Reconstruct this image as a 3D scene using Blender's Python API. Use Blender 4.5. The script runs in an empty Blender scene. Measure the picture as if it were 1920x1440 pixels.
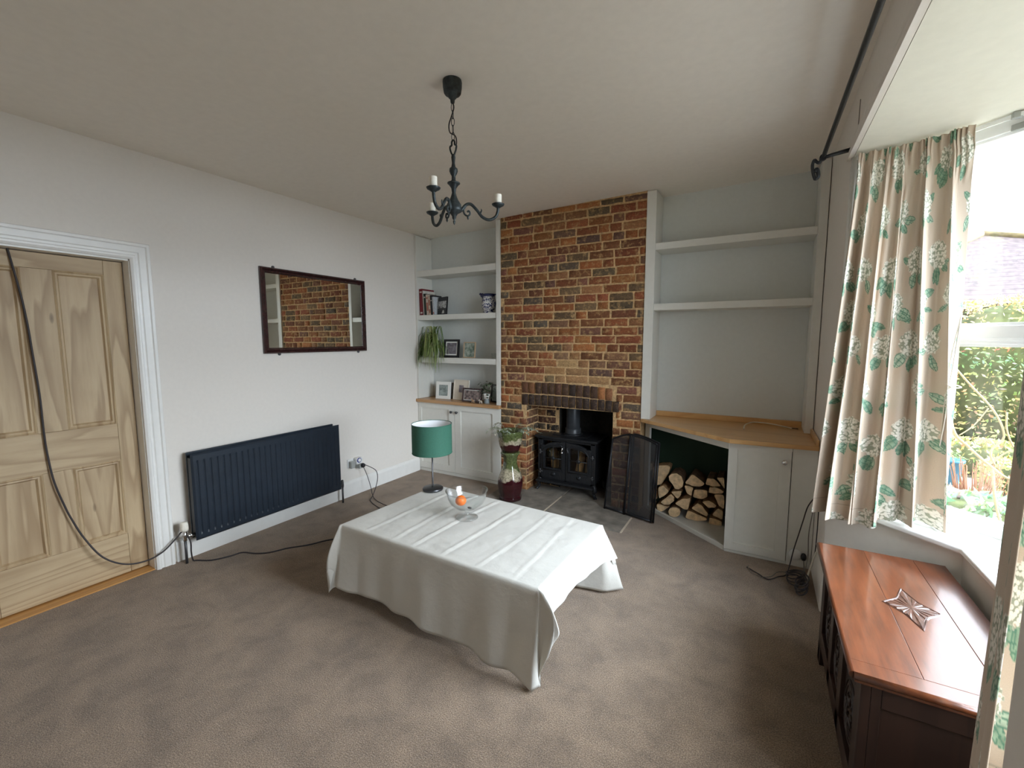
import bpy, bmesh, math, random
import numpy as np
from mathutils import Vector, Matrix, noise as mnoise
random.seed(7); rng = np.random.default_rng(7)
PI = math.pi
S = bpy.context.scene; COL = S.collection

# ------------------------------------------------------------------ camera
cam_d = bpy.data.cameras.new('camera'); cam = bpy.data.objects.new('camera', cam_d); COL.objects.link(cam)
cam_d.sensor_width = 36; cam_d.sensor_fit = 'HORIZONTAL'; cam_d.lens = 815.2/1920*36; cam_d.clip_start = .02; cam_d.clip_end = 200
R0 = (.866725, .498786, -.000729); U0 = (-.050461, .089139, .99474); F0 = (-.496227, .862129, -.102428)
cam.matrix_world = Matrix(((R0[0], U0[0], -F0[0], 3.4), (R0[1], U0[1], -F0[1], 0), (R0[2], U0[2], -F0[2], 1.51), (0, 0, 0, 1)))
S.camera = cam
# ------------------------------------------------------------------ sky and exposure
W = bpy.data.worlds.new('sky'); S.world = W; W.use_nodes = True
wn = W.node_tree; wn.nodes.clear()
wo = wn.nodes.new('ShaderNodeOutputWorld'); wb = wn.nodes.new('ShaderNodeBackground')
wt = wn.nodes.new('ShaderNodeTexCoord'); wz = wn.nodes.new('ShaderNodeTexNoise'); wz.inputs['Scale'].default_value = 2.2; wz.inputs['Detail'].default_value = 5
wr = wn.nodes.new('ShaderNodeValToRGB')
wr.color_ramp.elements[0].position = .35; wr.color_ramp.elements[0].color = (.73, .86, 1.0, 1)
wr.color_ramp.elements[1].position = .65; wr.color_ramp.elements[1].color = (.83, .92, 1.0, 1)
wn.links.new(wt.outputs['Generated'], wz.inputs['Vector']); wn.links.new(wz.outputs['Fac'], wr.inputs['Fac'])
wn.links.new(wr.outputs['Color'], wb.inputs['Color']); wn.links.new(wb.outputs[0], wo.inputs[0])
# sky made brighter low on the bay side, a glow added to light the room
wv_ = wn.nodes.new('ShaderNodeVectorMath'); wv_.operation = 'DOT_PRODUCT'; wv_.inputs[1].default_value = Vector((1, .06, .24)).normalized()
wn.links.new(wt.outputs['Generated'], wv_.inputs[0])
wm = wn.nodes.new('ShaderNodeMapRange'); wm.interpolation_type = 'SMOOTHSTEP'; wm.inputs['From Min'].default_value = .32; wm.inputs['From Max'].default_value = .97; wm.inputs['To Min'].default_value = .30; wm.inputs['To Max'].default_value = 5.6
wn.links.new(wv_.outputs['Value'], wm.inputs['Value'])
# an overcast sky is brighter overhead than near the horizon
wsp = wn.nodes.new('ShaderNodeSeparateXYZ'); wn.links.new(wt.outputs['Generated'], wsp.inputs[0])
wm2 = wn.nodes.new('ShaderNodeMapRange'); wm2.interpolation_type = 'SMOOTHSTEP'; wm2.inputs['From Min'].default_value = .22; wm2.inputs['From Max'].default_value = .62; wm2.inputs['To Min'].default_value = 0; wm2.inputs['To Max'].default_value = 1.2
wn.links.new(wsp.outputs['Z'], wm2.inputs['Value'])
wad = wn.nodes.new('ShaderNodeMath'); wad.operation = 'ADD'; wn.links.new(wm.outputs[0], wad.inputs[0]); wn.links.new(wm2.outputs[0], wad.inputs[1]); wn.links.new(wad.outputs[0], wb.inputs['Strength'])
S.view_settings.view_transform = 'Standard'; S.view_settings.look = 'None'
S.view_settings.exposure = 2.53; S.view_settings.gamma = 1; S.view_settings.use_curve_mapping = False
S.cycles.max_bounces = 12; S.cycles.diffuse_bounces = 8; S.cycles.glossy_bounces = 5; S.cycles.transmission_bounces = 8; S.cycles.transparent_max_bounces = 16
S.cycles.sample_clamp_indirect = 8; S.cycles.caustics_reflective = False; S.cycles.caustics_refractive = False
SOFF = 2.415           # height of the bay soffit
GZ = -.35              # garden level
def portal(p0, p1, z0, z1):   # light portal just outside a bay window (guides sky sampling, emits nothing)
    d = Vector((p1[0]-p0[0], p1[1]-p0[1], 0)); L = d.length; d.normalize(); n = Vector((d.y, -d.x, 0))
    c = Vector(((p0[0]+p1[0])/2, (p0[1]+p1[1])/2, (z0+z1)/2))
    ld = bpy.data.lights.new('window_portal', 'AREA'); ld.shape = 'RECTANGLE'; ld.size = L; ld.size_y = z1-z0; ld.cycles.is_portal = True
    o = bpy.data.objects.new('window_portal', ld); COL.objects.link(o)
    zz = n   # light shines along local -Z, so +Z points outdoors
    o.matrix_world = Matrix(((d.x, 0, zz.x, c.x), (d.y, 0, zz.y, c.y), (0, 1, 0, c.z), (0, 0, 0, 1)))
BAY = [(4.09, 2.80), (4.375, 2.525), (4.375, 1.205), (4.09, .93)]
for a, b in ((1, 0), (2, 1), (3, 2)):
    pa, pb = Vector(BAY[a]), Vector(BAY[b]); nn = Vector(((pb-pa).y, -(pb-pa).x)).normalized()*.06
    portal(pa+nn, pb+nn, .66, SOFF)

# ------------------------------------------------------------------ materials
def nodes(name):
    m = bpy.data.materials.new(name); m.use_nodes = True; nt = m.node_tree
    return m, nt, nt.nodes['Principled BSDF']
def N(nt, t, **kw):
    n = nt.nodes.new(t)
    for k, v in kw.items():
        if k in n.inputs: n.inputs[k].default_value = v
        else: setattr(n, k, v)
    return n
def coords(nt, scale=(1, 1, 1), rot=(0, 0, 0), kind='Object'):
    tc = N(nt, 'ShaderNodeTexCoord'); mp = N(nt, 'ShaderNodeMapping'); mp.inputs['Scale'].default_value = scale; mp.inputs['Rotation'].default_value = rot
    nt.links.new(tc.outputs[kind], mp.inputs['Vector']); return mp.outputs[0]
def ramp(nt, fac, stops):
    r = N(nt, 'ShaderNodeValToRGB'); e = r.color_ramp.elements
    while len(e) < len(stops): e.new(.5)
    for i, (p, c) in enumerate(stops): e[i].position = p; e[i].color = (*c, 1)
    nt.links.new(fac, r.inputs['Fac']); return r.outputs['Color']
def mixc(nt, fac, a, b, mode='MIX'):
    m = N(nt, 'ShaderNodeMix', data_type='RGBA', blend_type=mode)
    for s, v in ((0, fac), (6, a), (7, b)):
        if hasattr(v, 'links'): nt.links.new(v, m.inputs[s])
        else: m.inputs[s].default_value = v if s == 0 else (*v, 1)
    return m.outputs[2]
def math_(nt, op, a, b=0.):
    m = N(nt, 'ShaderNodeMath', operation=op)
    for i, v in enumerate((a, b)):
        if hasattr(v, 'links'): nt.links.new(v, m.inputs[i])
        else: m.inputs[i].default_value = v
    return m.outputs[0]
def bump(nt, b, h, strength=.3, dist=.002):
    n = N(nt, 'ShaderNodeBump', Strength=strength, Distance=dist); nt.links.new(h, n.inputs['Height']); nt.links.new(n.outputs[0], b.inputs['Normal'])
def mat(name, col, rough=.5, metal=0., nscale=0., namt=.1, bstr=0., bdist=.001, coat=0., spec=.5, trans=0., ior=1.45, sheen=0.):
    m, nt, b = nodes(name)
    b.inputs['Base Color'].default_value = (*col, 1); b.inputs['Roughness'].default_value = rough; b.inputs['Metallic'].default_value = metal
    b.inputs['Coat Weight'].default_value = coat; b.inputs['Specular IOR Level'].default_value = spec
    b.inputs['Transmission Weight'].default_value = trans; b.inputs['IOR'].default_value = ior; b.inputs['Sheen Weight'].default_value = sheen
    if nscale:
        nz = N(nt, 'ShaderNodeTexNoise', Scale=nscale, Detail=5.); nt.links.new(coords(nt), nz.inputs['Vector'])
        d = tuple(c*(1-namt) for c in col); l = tuple(min(1, c*(1+namt)) for c in col)
        nt.links.new(ramp(nt, nz.outputs['Fac'], [(.3, d), (.7, l)]), b.inputs['Base Color'])
        if bstr: bump(nt, b, nz.outputs['Fac'], bstr, bdist)
    return m
def wood(name, c1, c2, c3, axis='z', scale=14., stretch=.07, rough=.55, coat=0., dist=2.5, dark=None, bstr=.25, wave=.55, fleck=.35):
    m, nt, b = nodes(name)
    sc = {'x': (stretch, 1, 1), 'y': (1, stretch, 1), 'z': (1, 1, stretch)}[axis]
    v = coords(nt, sc)
    # growth rings: distance from a slowly wandering centre line, so boards show arched figure
    n1 = N(nt, 'ShaderNodeTexNoise', Scale=2.2, Detail=2.); nt.links.new(v, n1.inputs['Vector'])
    n1b = N(nt, 'ShaderNodeTexNoise', Scale=9., Detail=3.); nt.links.new(v, n1b.inputs['Vector'])
    h = math_(nt, 'ADD', math_(nt, 'MULTIPLY', n1.outputs['Fac'], scale*1.6), math_(nt, 'MULTIPLY', n1b.outputs['Fac'], scale*.16))
    ring = math_(nt, 'FRACT', h)
    rc = ramp(nt, ring, [(.0, (0, 0, 0)), (.55, (.25, .25, .25)), (.88, (1, 1, 1)), (1., (0, 0, 0))])
    nf = N(nt, 'ShaderNodeTexNoise', Scale=38., Detail=5., Roughness=.7); nt.links.new(v, nf.inputs['Vector'])
    base = ramp(nt, nf.outputs['Fac'], [(.32, c3), (.5, c2), (.68, c1)])
    c = mixc(nt, fleck, c1, base)
    c = mixc(nt, math_(nt, 'MULTIPLY', rc, wave), c, c3)
    vo = N(nt, 'ShaderNodeTexVoronoi', Scale=4.); sk = {'x': (.5, 1.6, 1.6), 'y': (1.6, .5, 1.6), 'z': (1.6, 1.6, .5)}[axis]
    nt.links.new(coords(nt, sk), vo.inputs['Vector'])
    kf = ramp(nt, vo.outputs['Distance'], [(.0, (.85, .85, .85)), (.045, (.5, .5, .5)), (.07, (0, 0, 0))])
    c = mixc(nt, kf, c, dark or tuple(x*.4 for x in c3))
    n3 = N(nt, 'ShaderNodeTexNoise', Scale=2.2, Detail=3.); nt.links.new(coords(nt), n3.inputs['Vector'])
    c = mixc(nt, ramp(nt, n3.outputs['Fac'], [(.45, (0, 0, 0)), (.8, (.45, .45, .45))]), c, c3)
    nt.links.new(c, b.inputs['Base Color']); b.inputs['Roughness'].default_value = rough; b.inputs['Coat Weight'].default_value = coat; b.inputs['Coat Roughness'].default_value = .12
    bump(nt, b, nf.outputs['Fac'], bstr, .0006)
    return m
def attrmat(name, rough=.8, nscale=60., namt=.35, bstr=.6, bdist=.003, mottle=None, coat=0., metal=0., trans_leaf=0.):
    m, nt, b = nodes(name)
    at = N(nt, 'ShaderNodeVertexColor', layer_name='Col')
    nz = N(nt, 'ShaderNodeTexNoise', Scale=nscale, Detail=8., Roughness=.7); nt.links.new(coords(nt), nz.inputs['Vector'])
    k = ramp(nt, nz.outputs['Fac'], [(.3, (1-namt,)*3), (.7, (1+namt*.4,)*3)])
    c = mixc(nt, 1., at.outputs['Color'], k, 'MULTIPLY')
    if mottle:
        n2 = N(nt, 'ShaderNodeTexNoise', Scale=mottle[1], Detail=6., Roughness=.7); nt.links.new(coords(nt), n2.inputs['Vector'])
        c = mixc(nt, ramp(nt, n2.outputs['Fac'], [(.52, (0, 0, 0)), (.66, (mottle[2],)*3)]), c, mottle[0])
    nt.links.new(c, b.inputs['Base Color']); b.inputs['Roughness'].default_value = rough; b.inputs['Coat Weight'].default_value = coat; b.inputs['Metallic'].default_value = metal
    if bstr: bump(nt, b, nz.outputs['Fac'], bstr, bdist)
    if trans_leaf:
        t = N(nt, 'ShaderNodeBsdfTranslucent'); nt.links.new(c, t.inputs['Color']); mx = N(nt, 'ShaderNodeMixShader'); mx.inputs[0].default_value = trans_leaf
        nt.links.new(b.outputs[0], mx.inputs[1]); nt.links.new(t.outputs[0], mx.inputs[2]); nt.links.new(mx.outputs[0], nt.nodes['Material Output'].inputs[0])
    return m
def glassmat(name, tint=(1, 1, 1), ior=1.25):
    m, nt, b = nodes(name); nt.nodes.remove(b)
    t = N(nt, 'ShaderNodeBsdfTransparent'); t.inputs[0].default_value = (*tint, 1); g = N(nt, 'ShaderNodeBsdfGlossy'); g.inputs['Roughness'].default_value = .01
    lw = N(nt, 'ShaderNodeLayerWeight', Blend=.5); fr = N(nt, 'ShaderNodeMath', operation='MULTIPLY_ADD'); pw = math_(nt, 'POWER', lw.outputs['Facing'], 2.6); nt.links.new(pw, fr.inputs[0]); fr.inputs[1].default_value = .7*(ior-1)/.38; fr.inputs[2].default_value = .02+.05*(ior-1); mx = N(nt, 'ShaderNodeMixShader')
    nt.links.new(fr.outputs[0], mx.inputs[0]); nt.links.new(t.outputs[0], mx.inputs[1]); nt.links.new(g.outputs[0], mx.inputs[2]); nt.links.new(mx.outputs[0], nt.nodes['Material Output'].inputs[0])
    return m
M = {}
M['wall'] = mat('wall_paint', (.76, .715, .66), .75, nscale=40, namt=.015, bstr=.08)
M['ceil'] = mat('ceiling_paint', (.85, .80, .725), .85, nscale=25, namt=.02, bstr=.05)
M['soffit'] = mat('soffit_paint', (.80, .78, .68), .85, nscale=25, namt=.02)
M['alcove'] = mat('alcove_paint', (.66, .68, .66), .7, nscale=30, namt=.02, bstr=.06)
M['trim'] = mat('gloss_white', (.80, .79, .76), .3, nscale=20, namt=.02)
M['joinery'] = mat('joinery_paint', (.70, .69, .64), .42, nscale=25, namt=.02)
M['upvc'] = mat('white_frame', (.85, .86, .86), .25)
M['carpet'] = None
m, nt, b = nodes('carpet_pile')
v = coords(nt)
n1 = N(nt, 'ShaderNodeTexNoise', Scale=210., Detail=3., Roughness=.7); nt.links.new(v, n1.inputs['Vector'])
n2 = N(nt, 'ShaderNodeTexNoise', Scale=5., Detail=7., Roughness=.68); n2.inputs['Distortion'].default_value = .35; nt.links.new(v, n2.inputs['Vector'])
c = ramp(nt, n1.outputs['Fac'], [(.32, (.095, .058, .034)), (.5, (.245, .168, .108)), (.68, (.45, .325, .22))])
c = mixc(nt, 1., c, ramp(nt, n2.outputs['Fac'], [(.36, (.74, .73, .72)), (.5, (.98, .98, .98)), (.64, (1.18, 1.18, 1.18))]), 'MULTIPLY')
nt.links.new(c, b.inputs['Base Color']); b.inputs['Roughness'].default_value = 1; b.inputs['Sheen Weight'].default_value = .3; b.inputs['Specular IOR Level'].default_value = .1
bump(nt, b, n1.outputs['Fac'], .9, .006); M['carpet'] = m
PINE = ((.53, .40, .245), (.46, .335, .19), (.30, .195, .10))
M['pine_v'] = wood('stripped_pine_upright', *PINE, 'z', 13, .085, wave=.8)
M['pine_h'] = wood('stripped_pine_cross', *PINE, 'y', 13, .085, wave=.7)
M['top_x'] = wood('pine_worktop', (.66, .40, .17), (.60, .34, .13), (.47, .24, .08), 'x', 9, .06, .35, .25)
M['top_dark'] = wood('worktop_left', (.52, .30, .14), (.46, .25, .11), (.36, .18, .07), 'x', 9, .06, .4, .2)
M['threshold'] = wood('threshold_wood', (.6, .32, .1), (.5, .25, .08), (.4, .18, .05), 'y', 9, .06, .4, .2)
M['oak'] = wood('polished_oak', (.145, .040, .013), (.10, .027, .009), (.042, .012, .005), 'y', 6, .12, .28, .7, dark=(.06, .02, .01), wave=.18, fleck=.75)
M['oak_shaded'] = wood('shaded_oak', (.036, .015, .009), (.026, .011, .007), (.014, .006, .004), 'z', 16, .06, .45, .2)  # chest oak with the shade of its front and end put into the colour
M['carved'] = mat('carved_oak', (.075, .032, .02), .3, nscale=60, namt=.4, coat=.5)
M['brick'] = attrmat('old_brick', .9, 70, .5, .8, .004, mottle=((.50, .31, .135), 26., .75))
M['brick_sooty'] = attrmat('sooty_brick', .8, 60, .5, .8, .004, mottle=((.30, .17, .08), 30., .25))
M['mortar'] = mat('lime_mortar', (.52, .34, .17), .95, nscale=45, namt=.3, bstr=.8, bdist=.004)
M['soot'] = mat('sooty_mortar', (.02, .017, .014), .95, nscale=30, namt=.4, bstr=.5, bdist=.004)
M['stone'] = mat('flagstone', (.21, .185, .155), .75, nscale=9, namt=.35, bstr=.3, bdist=.004)
M['grout'] = mat('pale_grout', (.52, .43, .33), .9)
M['iron'] = mat('cast_iron', (.022, .023, .026), .42, .3, 90, .3, .25, .001)
M['iron_l'] = mat('stove_hinge_iron', (.09, .09, .095), .4, .6)
M['flue'] = mat('flue_enamel', (.035, .038, .043), .38, .2, 20, .2)
M['screen'] = mat('screen_iron', (.02, .02, .023), .4, .5)
M['navy'] = mat('navy_enamel', (.016, .024, .036), .38, nscale=15, namt=.12)
M['chrome'] = mat('chrome', (.7, .7, .7), .2, 1)
M['bluegrey'] = mat('dark_verdigris_metal', (.035, .043, .045), .5, .4, 60, .4, .3)
M['sleeve'] = mat('ivory_sleeve', (.82, .78, .68), .5, nscale=60, namt=.08)
M['mahog'] = mat('mahogany_frame', (.035, .012, .012), .25, nscale=30, namt=.3, coat=.4)
M['mirror'] = mat('mirror_glass', (.80, .80, .74), .008, 1)
M['black'] = mat('black_plastic', (.012, .012, .014), .4)
M['cable'] = mat('dark_cable', (.03, .024, .026), .5)
M['greycable'] = mat('grey_cable', (.16, .14, .12), .5)
M['whitecable'] = mat('white_cable', (.65, .6, .5), .5)
M['plastic'] = mat('white_plastic', (.78, .78, .76), .3)
M['greyplastic'] = mat('grey_plastic', (.36, .37, .35), .4)
M['linen'] = None
m, nt, b = nodes('linen_cloth')
v = coords(nt, (1, 1, 1)); w1 = N(nt, 'ShaderNodeTexNoise', Scale=500., Detail=2.); nt.links.new(v, w1.inputs['Vector'])
w2 = N(nt, 'ShaderNodeTexNoise', Scale=7., Detail=6., Roughness=.6); nt.links.new(v, w2.inputs['Vector'])
hh = math_(nt, 'ADD', math_(nt, 'MULTIPLY', w1.outputs['Fac'], .08), w2.outputs['Fac'])
b.inputs['Base Color'].default_value = (.68, .655, .60, 1); b.inputs['Roughness'].default_value = .85; b.inputs['Sheen Weight'].default_value = .15
bump(nt, b, hh, .55, .012)
t = N(nt, 'ShaderNodeBsdfTranslucent'); t.inputs[0].default_value = (.68, .62, .50, 1); mx = N(nt, 'ShaderNodeMixShader'); mx.inputs[0].default_value = .18
nt.links.new(b.outputs[0], mx.inputs[1]); nt.links.new(t.outputs[0], mx.inputs[2]); nt.links.new(mx.outputs[0], nt.nodes['Material Output'].inputs[0]); M['linen'] = m
M['shade'] = mat('green_shade_fabric', (.035, .125, .085), .8, nscale=200, namt=.12, bstr=.2)
M['shade_in'] = mat('white_shade_lining', (.82, .83, .85), .6)
M['pewter'] = mat('dark_pewter', (.10, .10, .105), .35, .9)
M['glass'] = glassmat('clear_glass', (.97, .98, .98), ior=1.38)
M['pane'] = glassmat('window_glass')
M['stoveglass'] = glassmat('stove_glass', (.75, .72, .66))
M['orange'] = mat('orange_peel', (.85, .17, .015), .4, nscale=120, namt=.1, bstr=.3, spec=.4)
M['logend'] = mat('cut_log_face', (.80, .56, .33), .8, nscale=28, namt=.3, bstr=.3)
M['bark'] = mat('log_bark', (.17, .10, .055), .9, nscale=35, namt=.45, bstr=.8, bdist=.004)
M['splitlog'] = mat('split_log_side', (.42, .25, .12), .85, nscale=30, namt=.3, bstr=.5)
M['green_in'] = mat('dark_green_interior', (.012, .035, .018), .7)
M['leaf'] = attrmat('leaf', .5, 30, .2, 0, trans_leaf=.3)
M['bark_out'] = mat('twig_bark', (.22, .17, .09), .8)
M['redtwig'] = mat('red_twig', (.30, .13, .07), .8)
M['grass'] = mat('rough_grass', (.17, .155, .08), .95, nscale=5, namt=.5)
M['path'] = mat('garden_path', (.22, .19, .17), .9, nscale=12, namt=.2)
M['gravel'] = mat('bounce_gravel', (.20, .175, .14), .95, nscale=40, namt=.4)
M['outwall'] = mat('outside_render', (.15, .12, .10), .9)
M['bluepot'] = mat('blue_glaze', (.05, .19, .30), .35)
M['terra'] = mat('terracotta', (.4, .2, .12), .8)
M['soil'] = mat('soil', (.05, .035, .025), .95)
M['whiteceramic'] = mat('white_ceramic', (.8, .79, .75), .3)
M['cream'] = mat('cream_card', (.70, .63, .53), .6)
M['paper'] = mat('book_pages', (.6, .55, .42), .9)

# ------------------------------------------------------------------ mesh helpers
class MB:
    def __init__(s): s.v = []; s.f = []; s.c = []; s.m = []; s.cur = (1, 1, 1); s.mi = 0; s.smooth = []
    def add(s, vs, fs, sm=False, mi=None):
        o = len(s.v); s.v += [tuple(x) for x in vs]
        for f in fs: s.f.append([i+o for i in f]); s.c.append(s.cur); s.m.append(s.mi if mi is None else mi); s.smooth.append(sm)
        return s
    def box(s, a, b, M_=None):
        x0, y0, z0 = a; x1, y1, z1 = b
        vs = [Vector(p) for p in ((x0, y0, z0), (x1, y0, z0), (x1, y1, z0), (x0, y1, z0), (x0, y0, z1), (x1, y0, z1), (x1, y1, z1), (x0, y1, z1))]
        if M_ is not None: vs = [M_ @ p for p in vs]
        return s.add(vs, [(0, 3, 2, 1), (4, 5, 6, 7), (0, 1, 5, 4), (1, 2, 6, 5), (2, 3, 7, 6), (3, 0, 4, 7)])
    def prism(s, poly, z0, z1, M_=None, mi_side=None):      # poly in xy, extruded in z
        n = len(poly); vs = [Vector((*p, z0)) for p in poly]+[Vector((*p, z1)) for p in poly]
        if M_ is not None: vs = [M_ @ p for p in vs]
        s.add(vs, [tuple(range(n))[::-1], tuple(range(n, 2*n))])
        o = len(s.v)-2*n
        for i in range(n):
            j = (i+1) % n; s.f.append([o+i, o+j, o+n+j, o+n+i]); s.c.append(s.cur); s.m.append(s.mi if mi_side is None else mi_side); s.smooth.append(False)
        return s
    def lathe(s, prof, c=(0, 0, 0), seg=28, sx=1, sy=1, cap=True, M_=None, fac=None):
        vs = []; fs = []; n = len(prof)
        for k in range(seg):
            a = 2*PI*k/seg
            for r, z in prof:
                q = 1 if fac is None else fac(a, z)
                p = Vector((r*q*math.cos(a)*sx, r*q*math.sin(a)*sy, z)); p = (M_ @ p) if M_ is not None else p
                vs.append(p+Vector(c))
        for k in range(seg):
            k2 = (k+1) % seg
            for i in range(n-1): fs.append((k*n+i, k2*n+i, k2*n+i+1, k*n+i+1))
        s.add(vs, fs, True)
        if cap:
            o = len(s.v)-seg*n
            for i, rev in ((0, True), (n-1, False)):
                if prof[i][0] > 1e-4:
                    f = [o+k*n+i for k in range(seg)]; s.f.append(f[::-1] if rev else f); s.c.append(s.cur); s.m.append(s.mi); s.smooth.append(False)
        return s
    def tube(s, pts, r, seg=8, cap=True):
        pts = [Vector(p) for p in pts]; n = len(pts); rs = r if isinstance(r, (list, tuple)) else [r]*n
        vs = []; fs = []; up = None
        for i, p in enumerate(pts):
            t = (pts[min(i+1, n-1)]-pts[max(i-1, 0)])
            if t.length < 1e-9: t = Vector((0, 0, 1))
            t.normalize()
            if up is None: up = Vector((0, 0, 1)) if abs(t.z) < .9 else Vector((1, 0, 0))
            a = t.cross(up)
            if a.length < 1e-6: a = t.orthogonal()
            a.normalize(); b_ = a.cross(t).normalized(); up = b_
            for k in range(seg):
                w = 2*PI*k/seg; vs.append(p+(a*math.cos(w)+b_*math.sin(w))*rs[i])
        for i in range(n-1):
            for k in range(seg): k2 = (k+1) % seg; fs.append((i*seg+k, i*seg+k2, (i+1)*seg+k2, (i+1)*seg+k))
        s.add(vs, fs, True)
        if cap:
            o = len(s.v)-n*seg
            for f in ([o+k for k in range(seg)][::-1], [o+(n-1)*seg+k for k in range(seg)]): s.f.append(f); s.c.append(s.cur); s.m.append(s.mi); s.smooth.append(False)
        return s
    def ball(s, c, r, seg=16, rings=10):
        rr = r if isinstance(r, (tuple, list)) else (r, r, r)
        prof = [(math.sin(PI*i/rings), -math.cos(PI*i/rings)) for i in range(rings+1)]
        prof[0] = (1e-5, -1); prof[-1] = (1e-5, 1)
        return s.lathe(prof, c, seg, M_=Matrix.Diagonal((rr[0], rr[1], rr[2])), cap=False)
def smooth_path(pts, k=8):
    P = [Vector(p) for p in pts]; out = []
    for i in range(len(P)-1):
        p0 = P[max(i-1, 0)]; p1 = P[i]; p2 = P[i+1]; p3 = P[min(i+2, len(P)-1)]
        for j in range(k):
            t = j/k; out.append(.5*((2*p1)+(p2-p0)*t+(2*p0-5*p1+4*p2-p3)*t*t+(-p0+3*p1-3*p2+p3)*t**3))
    out.append(P[-1]); return out
def obj(name, mb, material, parent=None, bevel=0., seg=2, fix=False, sub=0, solid=0.):
    me = bpy.data.meshes.new(name); me.from_pydata([tuple(v) for v in mb.v], [], mb.f)
    mats = material if isinstance(material, (list, tuple)) else [material]
    for q in mats: me.materials.append(M[q] if isinstance(q, str) else q)
    me.polygons.foreach_set('material_index', mb.m); me.polygons.foreach_set('use_smooth', mb.smooth)
    if any(c != (1, 1, 1) for c in mb.c):
        at = me.color_attributes.new('Col', 'FLOAT_COLOR', 'CORNER'); arr = []
        for f, c in zip(mb.f, mb.c): arr += [c[0], c[1], c[2], 1]*len(f)
        at.data.foreach_set('color', arr)
    me.update()
    if fix:
        bm = bmesh.new(); bm.from_mesh(me); bmesh.ops.recalc_face_normals(bm, faces=bm.faces); bm.to_mesh(me); bm.free()
    o = bpy.data.objects.new(name, me); COL.objects.link(o)
    if parent is not None:
        o.parent = parent
        o.matrix_parent_inverse = parent.matrix_world.inverted() if parent.type != 'MESH' else Matrix.Identity(4)
    if bevel:
        q = o.modifiers.new('bevel', 'BEVEL'); q.width = bevel; q.segments = seg; q.limit_method = 'ANGLE'; q.angle_limit = .6
    if solid: q = o.modifiers.new('solid', 'SOLIDIFY'); q.thickness = solid; q.offset = 0
    if sub: q = o.modifiers.new('sub', 'SUBSURF'); q.levels = sub; q.render_levels = sub
    return o
def thing(name, label, cat, loc=(0, 0, 0), group=None):
    o = bpy.data.objects.new(name, None); COL.objects.link(o); o.location = loc; o.empty_display_size = .05
    o.matrix_world = Matrix.Translation(loc)
    o['label'] = label; o['category'] = cat
    if group: o['group'] = group
    return o
def tag(o, label, cat, group=None, kind=None):
    o['label'] = label; o['category'] = cat
    if group: o['group'] = group
    if kind: o['kind'] = kind
    return o
def struct(name, mb, material, parent=None, **k):
    o = obj(name, mb, material, parent, **k)
    if parent is None: o['kind'] = 'structure'
    return o
def zc(x): return 2.66+.022*x          # the ceiling rises a little towards the bay
# ------------------------------------------------------------------ room shell
RX = 3.745; YB = -.32; YF = 4.0; CY0 = 2.85; CY1 = .90     # right wall, back wall, alcove back wall, ends of the bay opening
mb = MB().prism([(0, YB), (RX, YB), (RX, CY1), (4.2, 1.05), (4.2, 2.5), (RX, 2.85), (RX, 4.3), (0, 4.3)], -.06, 0); struct('floor', mb, 'carpet')
def slab(poly, th=.12):
    b = MB(); n = len(poly); vs = [(x, y, zc(x)) for x, y in poly]+[(x, y, zc(x)+th) for x, y in poly]
    b.add(vs, [tuple(range(n)), tuple(range(n, 2*n))[::-1]]+[(i, n+i, n+(i+1) % n, (i+1) % n) for i in range(n)]); return b
struct('ceiling', slab([(-.2, YB-.2), (RX+.2, YB-.2), (RX+.2, 4.4), (-.2, 4.4)]), 'ceil', fix=True)
mb = MB()   # left wall with the doorway cut out (door lining y .44 - 1.20, z 0 - 2.0)
mb.box((-.2, YB-.2, 0), (0, .43, 2.8)); mb.box((-.2, .43, 2.005), (0, 1.20, 2.8)); mb.box((-.2, 1.20, 0), (0, 4.2, 2.8))
struct('wall_left', mb, 'wall')
struct('wall_back', MB().box((0, YB-.2, 0), (RX+.2, YB, 2.9)), 'wall')
mb = MB().box((0, YF, 0), (1.115, YF+.2, 2.9)); mb.box((2.52, YF, 0), (RX+.2, YF+.2, 2.9)); mb.box((1.115, 4.28, 0), (2.52, 4.4, 2.9))
struct('wall_far', mb, 'alcove')
mb = MB().box((RX, CY0, 0), (RX+.22, YF, 2.95)); mb.box((RX, YB, 0), (RX+.22, CY1-.02, 2.95)); mb.box((RX, CY1-.02, SOFF+.004), (RX+.22, CY0, 2.95))
mb.tube([(RX+.02, CY1-.02, 0), (RX+.02, CY1-.02, SOFF)], .02, 12)
struct('wall_right', mb, 'wall')
# bay: low wall under the sill, splayed; side returns; soffit
mb = MB()
low = [(RX, 2.835), (4.165, 2.425), (4.165, 1.275), (RX, .865)]; lowo = [(3.96, 3.0), (4.44, 2.56), (4.44, 1.17), (3.96, .7)]
mb.prism(low+lowo[::-1], 0, .625)
struct('wall_bay', mb, 'wall', fix=True)
mb = MB().prism([(RX+.01, CY0-.001), (4.09, 2.80), (4.15, 2.86), (RX+.01, 3.1)], .6, SOFF+.1); mb.prism([(RX+.02, CY1-.012), (RX+.02, .6), (4.15, .87), (4.09, .93)], .6, SOFF+.1)
struct('wall_bay_return', mb, 'wall', fix=True)
struct('ceiling_bay', MB().prism([(RX+.002, CY1-.02), (RX+.002, CY0), (3.9, 3.0), (4.15, 2.9), (4.5, 2.58), (4.5, 1.15), (4.15, .83), (3.9, .7)], SOFF, SOFF+.35), 'soffit', fix=True)
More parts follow.
